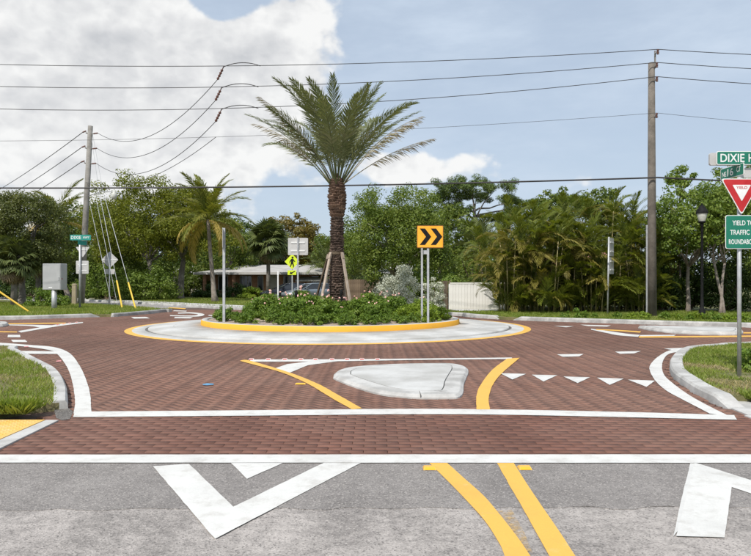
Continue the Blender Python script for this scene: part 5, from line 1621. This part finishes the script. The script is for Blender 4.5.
# ================================================================== POLES, LAMPS, SIGNS
def cyl_pole(t, name, h, r0, r1, mat, lean=(0, 0), sides=12, z=-0.1):
    return MB().tube([(0, 0, z), (lean[0] * .5, lean[1] * .5, h * .5), (lean[0], lean[1], h)], [r0, (r0 + r1) / 2, r1], sides).build(name, mat, t, True)
def insul(t, p, r=0.05, h=0.22, horiz=None):
    prof = []
    n = 4
    for k in range(n):
        z = h * k / n
        prof += [(r * 0.55, z), (r, z + h / n * .3), (r * .9, z + h / n * .55), (r * .5, z + h / n * .7)]
    prof = [(0.002, 0)] + prof + [(0.002, h)]
    return MB().lathe(prof, (0, 0, 0), 10).build('insulator', 'insulator', t, True, loc=p, rot=horiz)

# right-hand wooden pole
yp = 26.0
xp_ = PX(652, yp)
rp = thing('utility_pole', 'tall weathered wooden utility pole at the palm hedge', 'utility pole', (xp_, yp, 0.1))
hp = PZ(63, yp) - 0.1
cyl_pole(rp, 'pole', hp, 0.185, 0.125, 'pole_wood', (-0.02, 0))
MB().box((0.10, -0.05, hp + 0.12), (0.05, 0.05, 0.7)).build('top_bracket', 'pole_grey', rp)
RA = []
for py, dx in ((54, 0.13), (67, 0.09), (81, 0.09), (117, 0.08), (181, 0.13)):
    z = PZ(py, yp) - 0.1
    if py < 120:
        MB().box((dx / 2 + 0.03, -0.16, z), (0.06, 0.14, 0.05)).build('bracket', 'galvanised', rp)
        insul(rp, (dx, -0.24, z - 0.10), 0.055, 0.20)
    RA.append(Vector((xp_ + dx, yp - 0.24, z + 0.1 + 0.1)))
MB().box((-0.20, 0.02, 1.9), (0.05, 0.05, 3.6)).build('conduit', 'galvanised', rp)
MB().box((0, -0.17, 0.75), (0.22, 0.02, 0.5)).build('rust_band', 'bark_top', rp) if False else None

# left-hand wooden pole
yl = 40.5
xb, xt = PX(81, yl), PX(90.5, yl)
lp = thing('utility_pole', 'leaning grey utility pole with guy wires behind the street name sign', 'utility pole', (xb, yl, 0.1))
hl = PZ(126, yl) - 0.1
cyl_pole(lp, 'pole', hl, 0.20, 0.145, 'pole_grey', (xt - xb, 0))
LA = []
def lean_x(z):
    return (xt - xb) * z / hl
for py in (134, 149, 164):
    z = PZ(py, yl) - 0.1
    cxp = lean_x(z)
    MB().tube([(cxp + .1, 0, z), (cxp + .3, -0.1, z)], 0.035, 8).build('bracket', 'pole_wood', lp)
    MB().tube([(cxp - .1, 0, z), (cxp - .3, 0.1, z + 0.1)], 0.035, 8).build('bracket', 'pole_wood', lp)
    insul(lp, (cxp + .28, -0.1, z), 0.05, 0.34, (R(90), 0, R(65)))
    insul(lp, (cxp - .55, 0.22, z + 0.16), 0.05, 0.30, (R(80), 0, R(65)))
    LA.append((Vector((xb + cxp + .58, yl - .24, z + .1)), Vector((xb + cxp - .56, yl + .23, z + .26))))
zs = PZ(196.5, yl) - 0.1
xs0 = lean_x(zs)
arm = [(xs0, 0, zs), (PX(96, yl) - xb, -0.15, PZ(194, yl) - .1), (PX(104, yl) - xb, -0.3, PZ(192, yl) - .1), (PX(116, yl) - xb, -0.5, PZ(193, yl) - .1), (PX(126, yl) - xb, -0.65, PZ(194.5, yl) - .1)]
la = MB().tube(arm, 0.03, 8).build('lamp_arm', 'galvanised', lp, True)
MB().lathe([(0.0, -.32), (.13, -.30), (.17, -.1), (.16, .06), (.08, .12), (.05, .22), (0, .24)], (PX(117.5, yl) - xb, -0.52, PZ(195.5, yl) - .1), 14).build('lamp_head', 'lamp_glass', la, True)
MB().lathe([(0.0, -.25), (.07, -.22), (.07, .05), (0, .08)], (PX(125.5, yl) - xb, -0.64, PZ(197, yl) - .1), 10).build('photocell', 'galvanised', la, True)

# poles out of the picture that the wires run to
def plain_pole(label, x, y, h):
    t = thing('utility_pole', label, 'utility pole', (x, y, 0.1))
    cyl_pole(t, 'pole', h, 0.18, 0.13, 'pole_wood')
    MB().box((0, 0, h - .3), (0.1, 1.2, 0.1)).build('crossarm', 'pole_wood', t)
plain_pole('wooden utility pole on the verge at the far end of the side road wires', -30.0, 28.5, 11.0)
plain_pole('wooden utility pole along the side road beyond the palm hedge', 44.0, 25.0, 11.0)
plain_pole('distant wooden utility pole up the far road', -66.0, 96.0, 11.0)

def wire(label, a, b, sag, r, mat='wire', name='power_line', n=24, cat='wire', group=None):
    a, b = Vector(a), Vector(b)
    pts = []
    for i in range(n + 1):
        t = i / n
        p = a.lerp(b, t)
        p.z -= 4 * sag * t * (1 - t)
        pts.append(tuple(p))
    o = MB().tube(pts, r, 6).build(name, mat)
    tag(o, label, cat, group)
    return pts
# main lines from the off-picture left pole to the right-hand pole and on
nm = ['topmost', 'second', 'third']
def z_at(px, py, y):
    return PZ(py, y)
def fit_wire(label, p_right, yl_, py_left, tapx, tappy, r, label2, pyr):
    """line through the photo height at the left picture edge and at the tap point"""
    xl, = (PX(0, yl_),)
    a = Vector((-30.0, 28.5 - 0.3, 0))
    b = p_right
    def Yat(x):
        return a.y + (b.y - a.y) * (x - a.x) / (b.x - a.x)
    # two picture heights give end height and sag
    res = []
    for px, py in ((0, py_left), (tapx, tappy)):
        x = PX(px, 27.0)
        for _ in range(6):
            x = PX(px, Yat(x))
        t = (x - a.x) / (b.x - a.x)
        res.append((t, PZ(py, Yat(x)), x, Yat(x)))
    (t1, z1, _, _), (t2, z2, x2, y2) = res
    # z = za(1-t)+zb t - 4 s t(1-t)
    A = np.array([[1 - t1, -4 * t1 * (1 - t1)], [1 - t2, -4 * t2 * (1 - t2)]])
    za, s = np.linalg.solve(A, np.array([z1 - b.z * t1, z2 - b.z * t2]))
    s = min(max(s, 0.05), 1.5)
    wire(label, (a.x, a.y, za), b, s, r, n=40)
    wire(label2, b, (44.0, 24.9, za), 0.85 if r < .03 else 0.5, r, n=30)
    return Vector((x2, y2, z2))
taps = []
for k, (pl, tx_, ty_) in enumerate(((64.5, 224, 66), (86.5, 222, 87), (109, 222, 108.5))):
    taps.append(fit_wire('%s thin power line spanning the sky to the wooden pole' % nm[k], RA[k], 28, pl, tx_, ty_, 0.0135, '%s power line from the wooden pole along the side road' % nm[k], 0))
taps.append(fit_wire('faint lower power line passing behind the date palm crown', RA[3], 28, 141, 216, 137, 0.007, 'faint lower power line from the wooden pole along the side road', 0))
fit_wire('thick black cable crossing low before the treetops', RA[4], 28, 188, 240, 187, 0.034, 'thick black cable from the wooden pole along the side road', 0)
for k in range(3):
    p0, p1 = LA[k]
    wire('%s tap wire sagging from the leaning pole to the power line' % nm[k], p0, taps[k] - Vector((0.35, -0.35, 0.45)), 1.35, 0.014)
    wire('%s wire from the leaning pole up the far road' % nm[k], p1, (-66.0, 95.6, 11.0 - 1.4 * k), 1.2, 0.022)
    t = thing('line_insulator', '%s brown strain insulator joining the tap wire to the power line' % nm[k], 'insulator', taps[k] - Vector((0.35, -0.35, 0.45)), 0, 'strain insulators on the power lines')
    d = Vector((0.35, -0.35, 0.45))
    t.rotation_euler = d.to_track_quat('Z', 'Y').to_euler()
    insul(t, (0, 0, 0), 0.06, d.length * 0.8)
    MB().tube([(0, 0, d.length * 0.75), (0, 0, d.length)], 0.02, 6).build('clevis', 'insulator', t)
    wire('%s jumper wire looping over the insulator' % nm[k], taps[k] - Vector((0.05, 0, 0.05)), taps[k] + Vector((1.5, 0, 0.0)), -0.16, 0.016, name='jumper_wire', n=10)
wire('lowest tap wire running from the faint line down to the leaning pole', (xb + lean_x(7.6), yl - .2, 7.7), taps[3], 0.9, 0.012)

# sidewalk guys at the leaning pole
tipA = Vector((PX(104, yl - .3), yl - .3, PZ(191, yl)))
for k, (px, py, up_py) in enumerate(((122.5, 309, 140), (136, 309.6, 132))):
    x, y = G(px, py, 0.1)
    e = Vector((x, y, 0.08))
    t = thing('guy_wire', ['guy wire with yellow guard beside the diamond sign', 'guy wire with yellow guard farther from the leaning pole'][k], 'guy wire', e, 0, 'guy wires of the leaning pole')
    top = tipA + Vector((-0.3 + 0.25 * k, 0, -0.1)) - e
    pl_ = Vector((xb + lean_x(PZ(up_py, yl)) + 0.16, yl - .1, PZ(up_py, yl))) - e
    d = top.normalized()
    MB().tube([tuple(d * 2.0), tuple(top), tuple(pl_)], 0.010, 6).build('strand', 'guy_strand', t)
    MB().tube([tuple(d * -0.05), tuple(d * 2.15)], 0.042, 8).build('guard', 'guy_yellow', t)
    MB().tube([tuple(d * 3.2), tuple(d * (top.length * 0.97))], 0.015, 6).build('strain_rod', 'guy_strand', t)
for k, px in ((0, 112.5), (1, 118.0)):
    x, y = G(px, 306.5, 0.1)
    e = Vector((x, y, 0.08))
    t = thing('guy_wire', ['thin bare guy strand behind the diamond sign', 'second thin bare guy strand behind the diamond sign'][k], 'guy wire', e, 0, 'guy wires of the leaning pole')
    top = Vector((PX(91 + 6 * k, yl), yl - .2, PZ(203 - 6 * k, yl))) - e
    MB().tube([(0, 0, -0.05), tuple(top)], 0.010, 6).build('strand', 'guy_strand', t)
    MB().tube([tuple(top * 0.30), tuple(top * 0.9)], 0.014, 6).build('strain_rod', 'guy_strand', t)
x, y = G(31.5, 313, 0.1)
e = Vector((x, y, 0.08))
t = thing('guy_wire', 'guy wire with yellow guard before the cabbage palms', 'guy wire', e)
top = Vector((-30.0, 28.6, 10.2)) - e
d = Vector((PX(5, y), y, PZ(281, y))) - e
d = top.normalized()
MB().tube([tuple(d * 1.8), tuple(top)], 0.015, 6).build('strand', 'guy_strand', t)
MB().tube([tuple(d * -0.05), tuple(d * 2.2)], 0.042, 8).build('guard', 'guy_yellow', t)

# street lamp
ym = 26.4
sl = thing('street_lamp', 'black post top lantern among the leaves behind the yield sign', 'street lamp', (PX(702, ym), ym, 0.1))
zt = PZ(203, ym) - .1
MB().lathe([(0.13, -.05), (.13, .25), (.10, .32), (.07, .40), (.055, .9), (.05, zt - .95), (.07, zt - .92), (.06, zt - .82)], (0, 0, 0), 12).build('post', 'black', sl, True)
lh = MB().lathe([(0.06, zt - .84), (.13, zt - .80), (.15, zt - .76), (.12, zt - .74)], (0, 0, 0), 14).build('lantern_base', 'black', sl, True)
MB().lathe([(0.11, zt - .75), (.15, zt - .66), (.20, zt - .46), (.20, zt - .42)], (0, 0, 0), 14).build('globe', 'lamp_glass', sl, True)
MB().lathe([(0.235, zt - .43), (.24, zt - .40), (.20, zt - .28), (.13, zt - .20), (.12, zt - .17), (.07, zt - .10), (.03, zt - .06), (.025, zt - .02), (0, zt)], (0, 0, 0), 14).build('cap', 'black', sl, True)

# sign helpers: local frame, X to the right, Z up, face towards -Y
def text(body, w, h, mat, parent, loc, rot=(R(90), 0, 0), name='lettering', depth=0.0015, bold=0.0):
    cu = bpy.data.curves.new(name, 'FONT')
    cu.body = body
    cu.align_x = 'CENTER'
    cu.align_y = 'CENTER'
    cu.size = 1.0
    cu.extrude = 0.001
    cu.offset = bold
    cu.resolution_u = 3
    tmp = bpy.data.objects.new(name, cu)
    COL.objects.link(tmp)
    dg = bpy.context.evaluated_depsgraph_get()
    dg.update()
    me = bpy.data.meshes.new_from_object(tmp.evaluated_get(dg))
    bpy.data.objects.remove(tmp)
    co = np.array([v.co[:] for v in me.vertices])
    mn, mxx = co.min(0), co.max(0)
    c = (mn + mxx) / 2
    sx, sy = w / (mxx[0] - mn[0]), h / (mxx[1] - mn[1])
    co = (co - c) * np.array([sx, sy, depth / max(1e-6, mxx[2] - mn[2])])
    me.vertices.foreach_set('co', co.astype(np.float32).ravel())
    me.materials.clear()
    me.update()
    return link(name, me, mat, parent, False, loc, rot)
def plate(poly, y0, y1, name, mat, parent):
    """flat panel from an X-Z outline, from depth y0 (front) to y1"""
    mb = MB().prism(poly, 0, 1)
    v = np.concatenate(mb.v)
    v2 = np.column_stack([v[:, 0], np.where(v[:, 2] < .5, y1, y0), v[:, 1]])
    mb.v = [v2]
    return mb.build(name, mat, parent)
def rrect(cx, cz, w, h, r=0.03, n=4):
    out = []
    for (sx, sz, a0) in ((1, 1, 0), (-1, 1, 90), (-1, -1, 180), (1, -1, 270)):
        for k in range(n + 1):
            a = R(a0 + 90 * k / n)
            out.append((cx + sx * (w / 2 - r) + r * math.cos(a), cz + sz * (h / 2 - r) + r * math.sin(a)))
    return out
def rpoly(pts, r, n=4):
    """outline with rounded corners"""
    out = []
    m_ = len(pts)
    for i in range(m_):
        p0, p1, p2 = (Vector(pts[(i + k) % m_]) for k in (-1, 0, 1))
        a, b = (p0 - p1).normalized(), (p2 - p1).normalized()
        ang = a.angle(b)
        d = r / math.tan(ang / 2)
        s, e = p1 + a * d, p1 + b * d
        for k in range(n + 1):
            t = k / n
            q_ = s.lerp(p1, t).lerp(p1.lerp(e, t), t)
            out.append((q_.x, q_.y))
    return out
def shrink(pts, k, c):
    return [(c[0] + (x - c[0]) * k, c[1] + (z - c[1]) * k) for x, z in pts]

# near yield sign ----------------------------------------------------------------
ysg = 9.85
xsg = PX(739.3, ysg)
pm = ysg / F          # metres per photo pixel there
ys_ = thing('yield_sign_post', 'red yield sign and green plate under street name blades on a steel post', 'road sign', (xsg, ysg, LZ))
def LX(px): return (px - 739.3) * pm
def LZs(py): return PZ(py, ysg) - LZ
MB().tube([(0, 0.0, -0.1), (0, 0.0, LZs(177))], 0.030, 14).build('post', 'galvanised', ys_, True)
T = [(LX(718.8), LZs(179.2)), (LX(760), LZs(179.2)), (LX(739.4), LZs(215.5))]
To = rpoly(T, 0.03)
cen = (LX(739.4), LZs(191.3))
tp_ = plate(To, -0.060, -0.052, 'yield_plate', 'sign_white', ys_)
plate(shrink(To, 0.93, cen), -0.0625, -0.0602, 'yield_red', 'sign_red', tp_)
plate(shrink(rpoly(T, 0.02), 0.45, (LX(739.4), LZs(190.6))), -0.065, -0.0627, 'yield_white', 'sign_white', tp_)
text('YIELD', 0.165, 0.042, 'sign_red', tp_, (LX(739.4), -0.066, LZs(188.2)), bold=0.01)
gp = plate(rrect(LX(741), LZs(232.3), 35.2 * pm, 33.4 * pm, 0.03), -0.056, -0.050, 'advice_plate', 'sign_white', ys_)
plate(rrect(LX(741), LZs(232.3), 34.0 * pm, 32.2 * pm, 0.025), -0.0585, -0.0562, 'advice_green', 'sign_green', gp)
for s_, py, w_ in (('YIELD TO', 223.3, 21.5), ('TRAFFIC IN', 232.6, 26), ('ROUNDABOUT', 242.0, 28.5)):
    text(s_, w_ * pm, 4.9 * pm, 'sign_white', gp, (LX(741), -0.0595, LZs(py)), bold=0.012)
# street name blades
db = plate(rrect(LX(716) + 0.53, LZs(158.2), 1.06, 13.6 * pm, 0.025), -0.016, -0.010, 'name_blade', 'sign_white', ys_)
plate(rrect(LX(716) + 0.53, LZs(158.2), 1.04, 12.2 * pm, 0.02), -0.0185, -0.0162, 'blade_green', 'sign_green', db)
text('DIXIE', 24.0 * pm, 8.2 * pm, 'sign_white', db, (LX(731.8), -0.0195, LZs(158.2)), bold=0.012)
text('HWY', 19 * pm, 8.2 * pm, 'sign_white', db, (LX(757.4), -0.0195, LZs(158.2)), bold=0.012)
plate(rrect(LX(711) + 0.53, LZs(158.6), 1.06, 12.4 * pm, 0.03), 0.035, 0.075, 'back_blade', 'sign_back', ys_)
cb = bpy.data.objects.new('cross_street_blade', None)
sign_a = math.radians(-87)
# blade turned towards the side road, its own plate
cbp = plate(rrect(0.0, 0.0, 0.60, 12.2 * pm, 0.02), -0.004, 0.004, 'cross_blade', 'sign_white', ys_)
cbp.location = (0.0, 0.20, PZ(171.8, ysg + 0.2) - LZ)
cbp.rotation_euler = (0, 0, sign_a)
plate(rrect(0, 0, 0.575, 10.8 * pm, 0.018), -0.0065, -0.0042, 'cross_blade_green', 'sign_green', cbp)
text('NE', 0.105, 5.0 * pm, 'sign_white', cbp, (-0.195, -0.0075, -0.012), bold=0.012)
text('16', 0.15, 7.6 * pm, 'sign_white', cbp, (-0.035, -0.0075, 0.0), bold=0.012)
text('CT', 0.10, 5.6 * pm, 'sign_white', cbp, (0.175, -0.0075, 0.014), bold=0.012)
plate(rrect(LX(751), LZs(172.5), 0.34, 10 * pm, 0.02), 0.035, 0.045, 'blade_bracket', 'sign_back', ys_)

# chevron sign on the island --------------------------------------------------------
yc = 19.66
xc = PX(428, yc)
z0 = bedz(xc, yc)
pc = yc / F
cs = thing('chevron_sign', 'orange sign with two black chevrons on twin steel posts', 'road sign', (xc, yc, z0))
def CXl(px): return (px - 428) * pc
def CZl(py): return PZ(py, yc) - z0
MB().box((0.0, 0, CZl(240) / 2 - .05), (0.065, 0.05, CZl(240) + .1)).build('post', 'galvanised', cs)
MB().box((CXl(422.9), 0.42, CZl(240) / 2 - .05), (0.06, 0.05, CZl(240) + .1)).build('post', 'galvanised', cs)
MB().box((CXl(426.5), 0.21, CZl(252)), (0.16, 0.40, 0.12)).build('bracket', 'galvanised', cs)
pn_ = plate(rrect(CXl(430), CZl(236.8), 26.4 * pc, 22.4 * pc, 0.02), -0.045, -0.03, 'panel', 'sign_brown', cs)
plate(rrect(CXl(430), CZl(236.8), 25.2 * pc, 21.2 * pc, 0.02), -0.049, -0.0452, 'panel_face', 'sign_orange', pn_)
for cx0 in (419.6, 430.6):
    a, b, k = cx0, 6.2, 5.3
    pts = [(a, 228.6), (a + k, 228.6), (a + k + b, 236.8), (a + k, 245.0), (a, 245.0), (a + b, 236.8)]
    plate([(CXl(x_), CZl(z_)) for x_, z_ in pts], -0.053, -0.0492, 'chevron', 'black', pn_)

# sign seen from behind on the far side of the island
yb = 25.2
xb_ = PX(298, yb)
z0 = bedz(xb_, yb)
pb = yb / F
bs = thing('rear_facing_sign', 'grey back of a rectangular sign on a steel post behind the flower bed', 'road sign', (xb_, yb, z0))
MB().box((0, -0.03, (PZ(237, yb) - z0) / 2 - .05), (0.06, 0.05, PZ(237, yb) - z0 + .1)).build('post', 'galvanised', bs)
plate(rrect(0, PZ(246.5, yb) - z0, 20 * pb, 17.2 * pb, 0.03), 0.0, 0.012, 'panel', 'sign_back', bs)
for py in (242.6, 250.8):
    MB().box((0.0, -0.012, PZ(py, yb) - z0), (14 * pb, 0.02, 0.05)).build('brace', 'sign_white', bs)

# pedestrian crossing sign
yk = 40.0
pk = yk / F
ps = thing('pedestrian_sign', 'lime diamond pedestrian sign with arrow plate on the far lawn', 'road sign', (PX(292.2, yk), yk, 0.1))
def KX(px): return (px - 292.2) * pk
def KZ(py): return PZ(py, yk) - .1
MB().box((0, 0, KZ(256) / 2), (0.06, 0.05, KZ(256))).build('post', 'galvanised', ps)
dm = plate(rpoly([(KX(284.8), KZ(261.6)), (KX(292.2), KZ(253.8)), (KX(299.6), KZ(261.6)), (KX(292.2), KZ(269.4))], 0.05), -0.05, -0.035, 'diamond', 'sign_lime', ps)
plate([(KX(292.6 + 1.1 * math.cos(a)), KZ(257.6 + 1.1 * math.sin(a))) for a in np.linspace(0, 2 * math.pi, 10, endpoint=False)], -0.054, -0.0502, 'pedestrian_head', 'black', dm)
plate([(KX(x_), KZ(z_)) for x_, z_ in ((291.4, 258.8), (293.4, 258.8), (294.2, 260.2), (295.4, 261.6), (294.8, 262.0), (293.6, 260.9), (293.4, 263), (294.2, 265.6), (293.8, 267.4), (293, 267.4), (292.9, 265.6), (292.2, 263.8), (291.4, 265.8), (290.4, 267.3), (289.7, 266.9), (290.6, 265), (291.2, 261.2), (290.2, 262), (289.9, 263.4), (289.3, 263.2), (289.8, 261.2))], -0.054, -0.0502, 'pedestrian_body', 'black', dm)
ap = plate(rrect(KX(292), KZ(272.6), 8.6 * pk, 4.6 * pk, 0.02), -0.05, -0.035, 'arrow_plate', 'sign_lime', ps)
plate([(KX(x_), KZ(z_)) for x_, z_ in ((294.8, 270.9), (295.2, 271.7), (292.2, 273.2), (292.8, 274.2), (289.6, 274.0), (290.9, 271.4), (291.6, 272.4))], -0.054, -0.0502, 'arrow', 'black', ap)

# bare post on the island, white marker post, little bed lights
yq = 20.15
xq = PX(224, yq)
z0 = bedz(xq, yq)
t = thing('sign_post', 'tall grey sign post with an edge-on panel at the rim of the flower bed', 'road sign', (xq, yq, z0))
hq = PZ(228, yq) - z0
MB().box((0, 0, hq / 2 - .05), (0.075, 0.06, hq + .1)).build('post', 'galvanised', t)
pe = plate(rrect(0.0, hq - 0.33, 0.76, 0.62, 0.02), -0.006, 0.006, 'panel', 'sign_back', t)
pe.location = (-0.042, 0.0, 0)
pe.rotation_euler = (0, 0, R(90) + math.atan2(xq, yq) * -1.0)
ye = 39.0
t = thing('marker_post', 'thin white post on the lawn before the house', 'post', (PX(278, ye), ye, 0.1))
MB().box((0, 0, (PZ(271, ye) - .1) / 2), (0.07, 0.05, PZ(271, ye) - .1)).build('post', 'sign_white', t)
MB().box((0, -0.028, PZ(273, ye) - .14), (0.09, 0.008, 0.2)).build('cap_plate', 'sign_white', t)
for px, y in ((296.2, 20.6), (341.2, 20.9)):
    x = PX(px, y)
    z0 = bedz(x, y)
    t = thing('bed_light', ['short black bed light left of the date palm', 'short black bed light at the foot of the date palm'][px > 320], 'garden light', (x, y, z0), 0, 'bed lights')
    MB().tube([(0, 0, -0.05), (0, 0, 0.72)], 0.022, 8).build('stake', 'black', t)
    MB().lathe([(0.03, 0.66), (.05, 0.70), (.05, 0.84), (.03, 0.87), (0, .875)], (0, 0, 0), 10).build('lamp_head', 'black', t, True)

# edge-on sign on the hedge verge
yd = 28.3
t = thing('sign_post', 'pale steel sign post with two panels seen nearly edge-on before the palm hedge', 'road sign', (PX(607.5, yd), yd, 0.1), 0)
hd = PZ(237, yd) - .1
pdm = yd / F
MB().tube([(0, 0, -.05), (0.06, 0, hd)], 0.035, 10).build('post', 'galvanised', t, True)
for py0, py1 in ((237.5, 256), (257, 274)):
    w_, h_ = 0.66, (py1 - py0) * pdm
    o = plate(rrect(w_ / 2, 0, w_, h_, 0.03), -0.006, 0.006, 'panel', 'sign_back', t)
    o.location = (0.085, 0, PZ((py0 + py1) / 2, yd) - .1)
    o.rotation_euler = (0, 0, R(55))
    for k in (-.25, .25):
        MB().box((w_ / 2, -0.02, h_ * k), (w_ * .8, 0.025, 0.04)).build('brace', 'sign_white', o)

# far-left street name sign
yn = 34.5
pn2 = yn / F
xn = PX(80, yn)
t = thing('street_name_sign', 'street name sign with the backs of a yield sign and plate, by the leaning pole', 'road sign', (xn, yn, 0.1))
def NX(px): return (px - 80) * pn2
def NZ(py): return PZ(py, yn) - .1
MB().tube([(0, 0, -.1), (0, 0, NZ(236))], 0.055, 12).build('post', 'galvanised', t, True)
nb = plate(rrect(NX(81.2), NZ(237.6), 20.6 * pn2, 5.4 * pn2, 0.03), -0.09, -0.075, 'name_blade', 'sign_teal', t)
text('DIXIE', 10 * pn2, 3.2 * pn2, 'sign_white', nb, (NX(76.8), -0.092, NZ(237.6)), bold=0.012)
text('HWY', 6.4 * pn2, 2.4 * pn2, 'sign_white', nb, (NX(87), -0.092, NZ(237.6)), bold=0.012)
o = plate(rrect(0, 0, 0.6, 4.2 * pn2, 0.02), -0.006, 0.006, 'cross_blade', 'sign_teal', t)
o.location = (NX(83.2), -0.1, NZ(243))
o.rotation_euler = (0, 0, R(70))
plate(rpoly([(NX(75), NZ(246.8)), (NX(89.4), NZ(246.8)), (NX(82.2), NZ(257.4))], 0.04), 0.056, 0.066, 'yield_back', 'sign_back', t)
MB().box((NX(82), 0.052, NZ(249.4)), (9 * pn2, 0.02, 0.05)).build('brace', 'sign_white', t)
plate(rrect(NX(81.8), NZ(267.2), 12.6 * pn2, 13 * pn2, 0.04), 0.056, 0.066, 'plate_back', 'sign_back', t)
for py in (264.6, 270.6):
    MB().box((NX(82), 0.052, NZ(py)), (9 * pn2, 0.02, 0.05)).build('brace', 'sign_white', t)
# diamond sign back
yo = 42.0
po = yo / F
t = thing('diamond_sign', 'grey back of a diamond warning sign with small plate beside the guy wires', 'road sign', (PX(109.4, yo), yo, 0.1))
def OX(px): return (px - 109.4) * po
def OZ(py): return PZ(py, yo) - .1
MB().tube([(0, 0, -.1), (0, 0, OZ(253))], 0.04, 10).build('post', 'galvanised', t, True)
plate(rpoly([(OX(100.8), OZ(259.8)), (OX(109.4), OZ(251.4)), (OX(118), OZ(259.8)), (OX(109.4), OZ(268.2))], 0.05), 0.042, 0.054, 'diamond', 'sign_back', t)
MB().box((0, 0.03, OZ(259.9)), (14.5 * po, 0.02, 0.06)).build('brace', 'sign_white', t)
plate(rrect(OX(109.2), OZ(271.6), 10 * po, 5 * po, 0.03), 0.042, 0.054, 'plate_back', 'sign_back', t)

# cabinet on post
yb2 = 33.0
pb2 = yb2 / F
t = thing('utility_cabinet', 'large grey metal cabinet mounted on a short post on the grass', 'cabinet', (PX(53, yb2), yb2, 0.1), R(-9))
zc0, zc1 = PZ(290, yb2) - .1, PZ(263.6, yb2) - .1
wc = 20.2 * pb2
MB().tube([(0, .1, -.1), (0, .1, zc0)], 0.13, 14).build('post', 'galvanised', t, True)
body = MB().box((-0.05, 0.22, (zc0 + zc1) / 2), (wc, 0.52, zc1 - zc0)).build('cabinet_body', 'cabinet', t)
bv = body.modifiers.new('bevel', 'BEVEL'); bv.width = 0.025; bv.segments = 2
dd = MB().box((-0.05, -0.052, (zc0 + zc1) / 2), (wc - .06, 0.022, zc1 - zc0 - .06)).build('door', 'cabinet', t)
MB().box((wc / 2 - .14, -0.075, (zc0 + zc1) / 2 - .1), (0.04, 0.03, 0.16)).build('handle', 'galvanised', dd)
MB().box((-0.1, -0.066, zc0 + 0.12), (0.2, 0.006, 0.06)).build('label_plate', 'sign_white', dd)
MB().box((wc / 2 - .052, 0.06, (zc0 + zc1) / 2 - .1), (0.012, 0.05, 0.08)).build('side_lock', 'lens_red', t)
# tan pedestal
yt = 39.5
ptm = yt / F
t = thing('utility_pedestal', 'tan utility pedestal standing beside the leaning pole', 'pedestal', (PX(74.6, yt), yt, 0.1))
hb = PZ(284.6, yt) - .1
MB().add(*(lambda w: ([(-w, -w, -.05), (w, -w, -.05), (w, w, -.05), (-w, w, -.05), (-w * .9, -w * .9, hb), (w * .9, -w * .9, hb), (w * .9, w * .9, hb), (-w * .9, w * .9, hb)], [(0, 1, 5, 4), (1, 2, 6, 5), (2, 3, 7, 6), (3, 0, 4, 7)]))(0.125)).build('body', 'utility_tan', t)
MB().add([(-.135, -.135, hb), (.135, -.135, hb), (.135, .135, hb), (-.135, .135, hb), (-.07, -.07, hb + .06), (.07, -.07, hb + .06), (.07, .07, hb + .06), (-.07, .07, hb + .06)], [(0, 1, 5, 4), (1, 2, 6, 5), (2, 3, 7, 6), (3, 0, 4, 7), (4, 5, 6, 7)]).build('cap', 'utility_tan', t)
